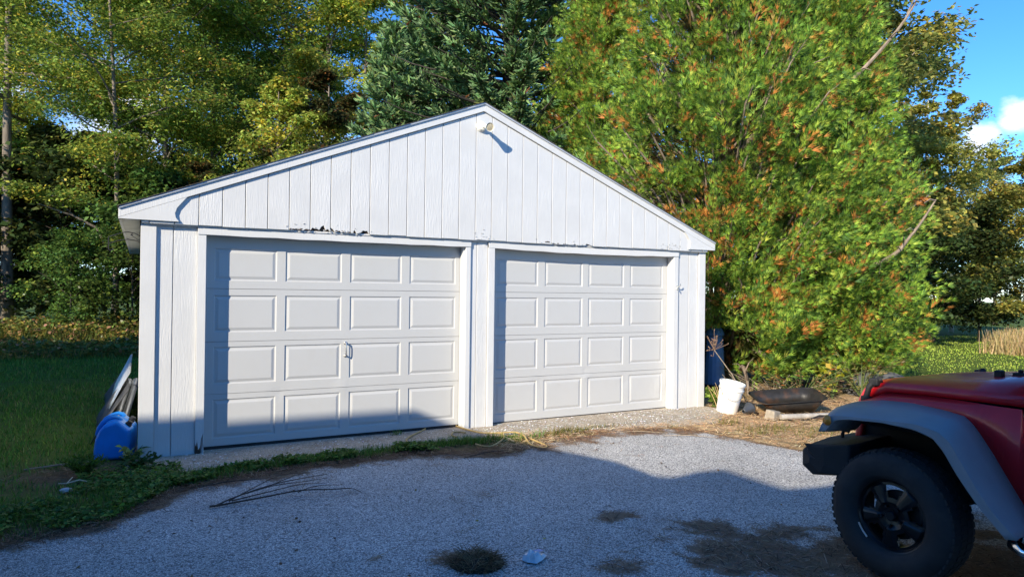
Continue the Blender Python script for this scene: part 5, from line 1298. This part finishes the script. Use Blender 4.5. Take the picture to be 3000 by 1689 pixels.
# weed belt at the foot of the left woods
n_ = 30000; x = NP.uniform(-9, .5, n_); y = 10.5 + NP.random(n_)**.8*7.0 + (x+2)*-.12; pos = np.stack([x, y, np.full(n_, -.02)], 1)
hh = NP.uniform(.2, .65, n_)*(.5+.8*fbm(x*.9, y*.9))*np.where(y < 13.6, .4, 1.0)
blades("weed_belt", pos, hh, NP.uniform(.02, .05, n_), pick([(.30, .27, .05), (.18, .22, .05), (.42, .28, .08), (.10, .14, .03), (.46, .26, .13)], [2, 4, 1.4, 3, .8], n_), .7)
n_ = 28000; x = NP.uniform(-9, .5, n_); y = 10.5 + NP.random(n_)**.8*7.0 + (x+2)*-.12; az = NP.uniform(0, 6.28, n_)
hz = NP.uniform(.05, .75, n_)*(.5+.8*fbm(x*.9, y*.9))*np.where(y < 13.6, .4, 1.0)
me = scatter("weed_leaves", LV, LEAF_F, np.stack([x, y, hz], 1), np.stack([np.cos(az), np.sin(az), NP.normal(.2, .4, n_)], 1), NP.normal(0, .5, (n_, 3))+np.array([0, 0, .8]), NP.uniform(.06, .14, n_), pick([(.30, .27, .05), (.16, .21, .05), (.42, .27, .08), (.10, .14, .03), (.48, .27, .15)], [2, 4, 1.2, 3, .7], n_))
tag(link("weed_leaves", me, M_leafs), kind='stuff')

# single weeds one can point at
def leafy(name, label, loc, n_leaf, h, spread, leaf, pal, up=.5, w=1.0, mat=M_grass, stems=6):
    t_ = thing(name, label, "plant", loc); mb = MB(); P_, D_ = [], []
    for i in range(stems):
        a_ = rnd.uniform(0, 6.28); e_ = Vector((math.cos(a_)*spread*rnd.uniform(.3, 1), math.sin(a_)*spread*rnd.uniform(.3, 1), h*rnd.uniform(.6, 1))); mid = e_*.5+Vector((0, 0, h*.12))
        mb.tube([(0, 0, 0), mid, e_], [.006, .004, .002], 4)
        for k in range(n_leaf//stems):
            u = rnd.uniform(.15, 1); p_ = Vector((0, 0, 0)).lerp(mid, u*2) if u < .5 else mid.lerp(e_, u*2-1)
            P_.append(tuple(p_)); b_ = rnd.uniform(0, 6.28); D_.append((math.cos(b_)+e_.x*3, math.sin(b_)+e_.y*3, up+rnd.gauss(0, .3)))
    mb.build("stems", pbr("green stem", (.10, .14, .04), .7), t_); n_ = len(P_)
    sz = leaf*NP.uniform(.6, 1.3, n_)
    me = scatter("leaves", LV, LEAF_F, np.array(P_), np.array(D_), NP.normal(0, .5, (n_, 3))+np.array([0, 0, .9]), np.stack([sz, sz*w, sz], 1), pick(pal[0], pal[1], n_)); o = link("leaves", me, mat, t_); return t_
leafy("feathery_weed", "bright green feathery tuft on the soil in front of the water cans", (-.42, -.40, -.01), 520, .17, .17, .05, ([(.10, .22, .02), (.14, .27, .03), (.07, .16, .02)], [3, 2, 2]), .9, .35, stems=26)
leafy("pale_weed", "pale yellow-green leafy weed at the foot of the left corner board", (-.08, -.06, -.01), 26, .16, .12, .11, ([(.32, .34, .10), (.22, .30, .07), (.12, .20, .04)], [3, 2, 2]), .4, .7, stems=5)
leafy("ground_ivy", "low dark green weeds hugging the left garage corner", (-.02, -.30, -.01), 260, .12, .22, .05, ([(.04, .09, .018), (.06, .12, .022)], [1, 1]), .3, 1.0, stems=18)
leafy("corner_weed", "bright green weed at the foot of the right corner board", (7.02, -.12, -.01), 110, .26, .14, .07, ([(.14, .24, .03), (.20, .30, .05)], [1, 1]), .3, 1.0, stems=9)
leafy("vine_shoot", "small green vine climbing the wall edge beside the blue barrel", (7.10, .35, .15), 40, .42, .08, .07, ([(.06, .14, .03), (.09, .18, .04)], [1, 1]), .1, 1.0, stems=4)
leafy("yellow_sapling", "yellow round-leaved sapling standing behind the wheelbarrow tub", (9.35, -.25, -.01), 90, .75, .35, .095, ([(.42, .42, .03), (.32, .40, .04), (.5, .38, .05)], [3, 3, 1]), .2, 1.1, stems=7)
leafy("faded_goldenrod", "faded goldenrod clump leaning toward the red vehicle", (9.9, -.35, -.01), 420, .75, .75, .085, ([(.26, .24, .07), (.36, .28, .14), (.16, .18, .05)], [2, 2, 2]), .5, .5, stems=26)
leafy("brown_brush", "tangled brown dead brush under the cedar behind the tub", (8.75, -.15, -.01), 520, .55, 1.0, .07, ([(.26, .16, .08), (.34, .22, .10), (.20, .17, .06), (.30, .09, .03)], [3, 3, 2, 1]), .3, .4, mat=M_litter, stems=44)
st3 = stalks("dead_brush", "dead grey stems crossing under the cedar beside the bucket", "dead stems", (8.5, .1, 0), 16, .42, .9, M_stick, .008)

# needles, straw and leaf litter as thin strips
def litter(name, x, y, zz, L0, L1, w, col):
    n_ = len(x); az = NP.uniform(0, np.pi*2, n_)
    tv = [(0, -.5, 0), (.5, -.5, .05), (.5, .5, .05), (0, .5, 0), (1, -.4, -.02), (1, .4, -.02)]
    tf = [(0, 1, 2, 3), (1, 4, 5, 2)]
    Ls = NP.uniform(L0, L1, n_)
    me = scatter(name, tv, tf, np.stack([x, y, zz], 1), np.stack([np.cos(az), np.sin(az), NP.normal(.05, .12, n_)], 1), np.stack([NP.normal(0, .25, n_), NP.normal(0, .25, n_), np.ones(n_)], 1), np.stack([Ls, np.full(n_, w), Ls*.5], 1), col)
    return tag(link(name, me, M_litter), kind='stuff')
n_ = 110000; x = NP.uniform(-1.5, 6.2, n_); y = NP.uniform(-5.2, -.6, n_); d_ = dirt_at(x, y)*(y < edge_y(x)+.05)
k = NP.random(n_) < np.clip((d_-.25)*1.25, 0, 1)**1.3*.8 + .006; x, y = x[k], y[k]; n_ = len(x)
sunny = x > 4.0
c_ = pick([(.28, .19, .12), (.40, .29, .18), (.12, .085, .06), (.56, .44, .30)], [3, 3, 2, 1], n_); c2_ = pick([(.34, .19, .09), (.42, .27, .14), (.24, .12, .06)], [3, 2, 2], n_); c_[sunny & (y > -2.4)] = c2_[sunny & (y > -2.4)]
litter("needle_litter", x, y, NP.uniform(.004, .016, n_), .025, .095, .0038, c_)
n_ = 30000; x = NP.uniform(3.2, 9.5, n_); y = NP.uniform(-3.8, .3, n_); k = (y > edge_y(x)-.12) & ((y < apron_y(x)+.1+.5*(fbm(x*3, y*3)-.3)*(x > 4.6)) | (x > 6.95)) ; x, y = x[k], y[k]; n_ = len(x)
litter("straw_litter", x, y, NP.uniform(-.004, .022, n_), .03, .13, .0038, pick([(.62, .37, .19), (.74, .52, .31), (.46, .25, .13), (.80, .66, .42)], [3, 3, 2, 1], n_))
n_ = 5200; x = NP.uniform(-1.2, 3.4, n_); y = edge_y(x) + NP.normal(.05, .12, n_); 
x = np.concatenate([x, NP.normal(-.55, .28, 900), NP.normal(-.9, .5, 700)]); y = np.concatenate([y, NP.normal(-.25, .22, 900), NP.normal(-1.2, .3, 700)]); n_ = len(x)
litter("brown_litter", x, y, NP.uniform(.002, .02, n_), .02, .10, .0035, pick([(.20, .12, .07), (.28, .18, .10), (.09, .06, .04), (.40, .29, .17)], [3, 3, 2, 1], n_))
n_ = 260; x = NP.uniform(-.5, 6.5, n_); y = NP.uniform(-5, -.9, n_); k = y < edge_y(x); x, y = x[k], y[k]; n_ = len(x); az = NP.uniform(0, 6.28, n_)
me = scatter("fallen_leaves", LV, LEAF_F, np.stack([x, y, np.full(n_, .010)], 1), np.stack([np.cos(az), np.sin(az), NP.normal(0, .25, n_)], 1), np.stack([NP.normal(0, .4, n_), NP.normal(0, .4, n_), np.ones(n_)], 1), NP.uniform(.012, .035, n_), pick([(.16, .09, .05), (.30, .18, .07), (.08, .05, .03), (.42, .32, .08), (.5, .46, .40)], [4, 2, 3, .6, .6], n_))
tag(link("fallen_leaves", me, M_litter), kind='stuff')
# clump of torn turf at the bottom of the picture
cl_ = thing("turf_clump", "clump of dry torn turf lying on the asphalt at the bottom", "turf clump", (1.72, -3.52, 0))
n_ = 1500; a_ = NP.uniform(0, 6.28, n_); r_ = .15*NP.random(n_)**.5; P_ = np.stack([r_*np.cos(a_), r_*np.sin(a_), .05*(1-(r_/.16)**2)*NP.random(n_)], 1)
tv = [(0, -.5, 0), (.5, -.5, .12), (.5, .5, .12), (0, .5, 0), (1, -.4, -.02), (1, .4, -.02)]; tf = [(0, 1, 2, 3), (1, 4, 5, 2)]
Ls = NP.uniform(.03, .11, n_); b_ = NP.uniform(0, 6.28, n_)
me = scatter("straw", tv, tf, P_, np.stack([np.cos(b_), np.sin(b_), NP.normal(.1, .3, n_)], 1), np.stack([NP.normal(0, .4, n_), NP.normal(0, .4, n_), np.ones(n_)], 1), np.stack([Ls, np.full(n_, .003), Ls*.6], 1), pick([(.12, .08, .045), (.20, .14, .08), (.30, .23, .13), (.05, .06, .02)], [3, 3, 1, .6], n_))
link("straw", me, M_litter, cl_)
mb = MB(); mb.lathe([(0, .17), (.02, .13), (.035, .06), (.04, 0)], (0, 0, -.004), (0, 0, 1), 14); mb.build("soil_clod", pbr("dark soil", (.04, .028, .02), .95, 0, .4, 30, .8, 60), cl_, fix=True)
# white paint chips fallen on the apron
n_ = 3600; x = NP.uniform(.05, 6.9, n_); y = .05 - NP.random(n_)**1.1*.75; k = (y > apron_y(x)-.04) & ((x > 3.3) | (NP.random(n_) < .42)) & (fbm(x*2, y*3)+NP.normal(0, .12, n_) > .42); x, y = x[k], y[k]; n_ = len(x)
litter("paint_chips", x, y, NP.uniform(.016, .021, n_), .008, .026, .011, pick([(.68, .68, .67), (.55, .53, .5)], [3, 1], n_, .05))
n_ = 900; x = NP.uniform(.0, 6.9, n_); y = .05 - NP.random(n_)*.8; k = y > apron_y(x); x, y = x[k], y[k]; n_ = len(x)
litter("apron_crumbs", x, y, NP.uniform(.016, .02, n_), .01, .06, .004, pick([(.30, .17, .08), (.16, .09, .05), (.4, .3, .18)], [3, 2, 1], n_))
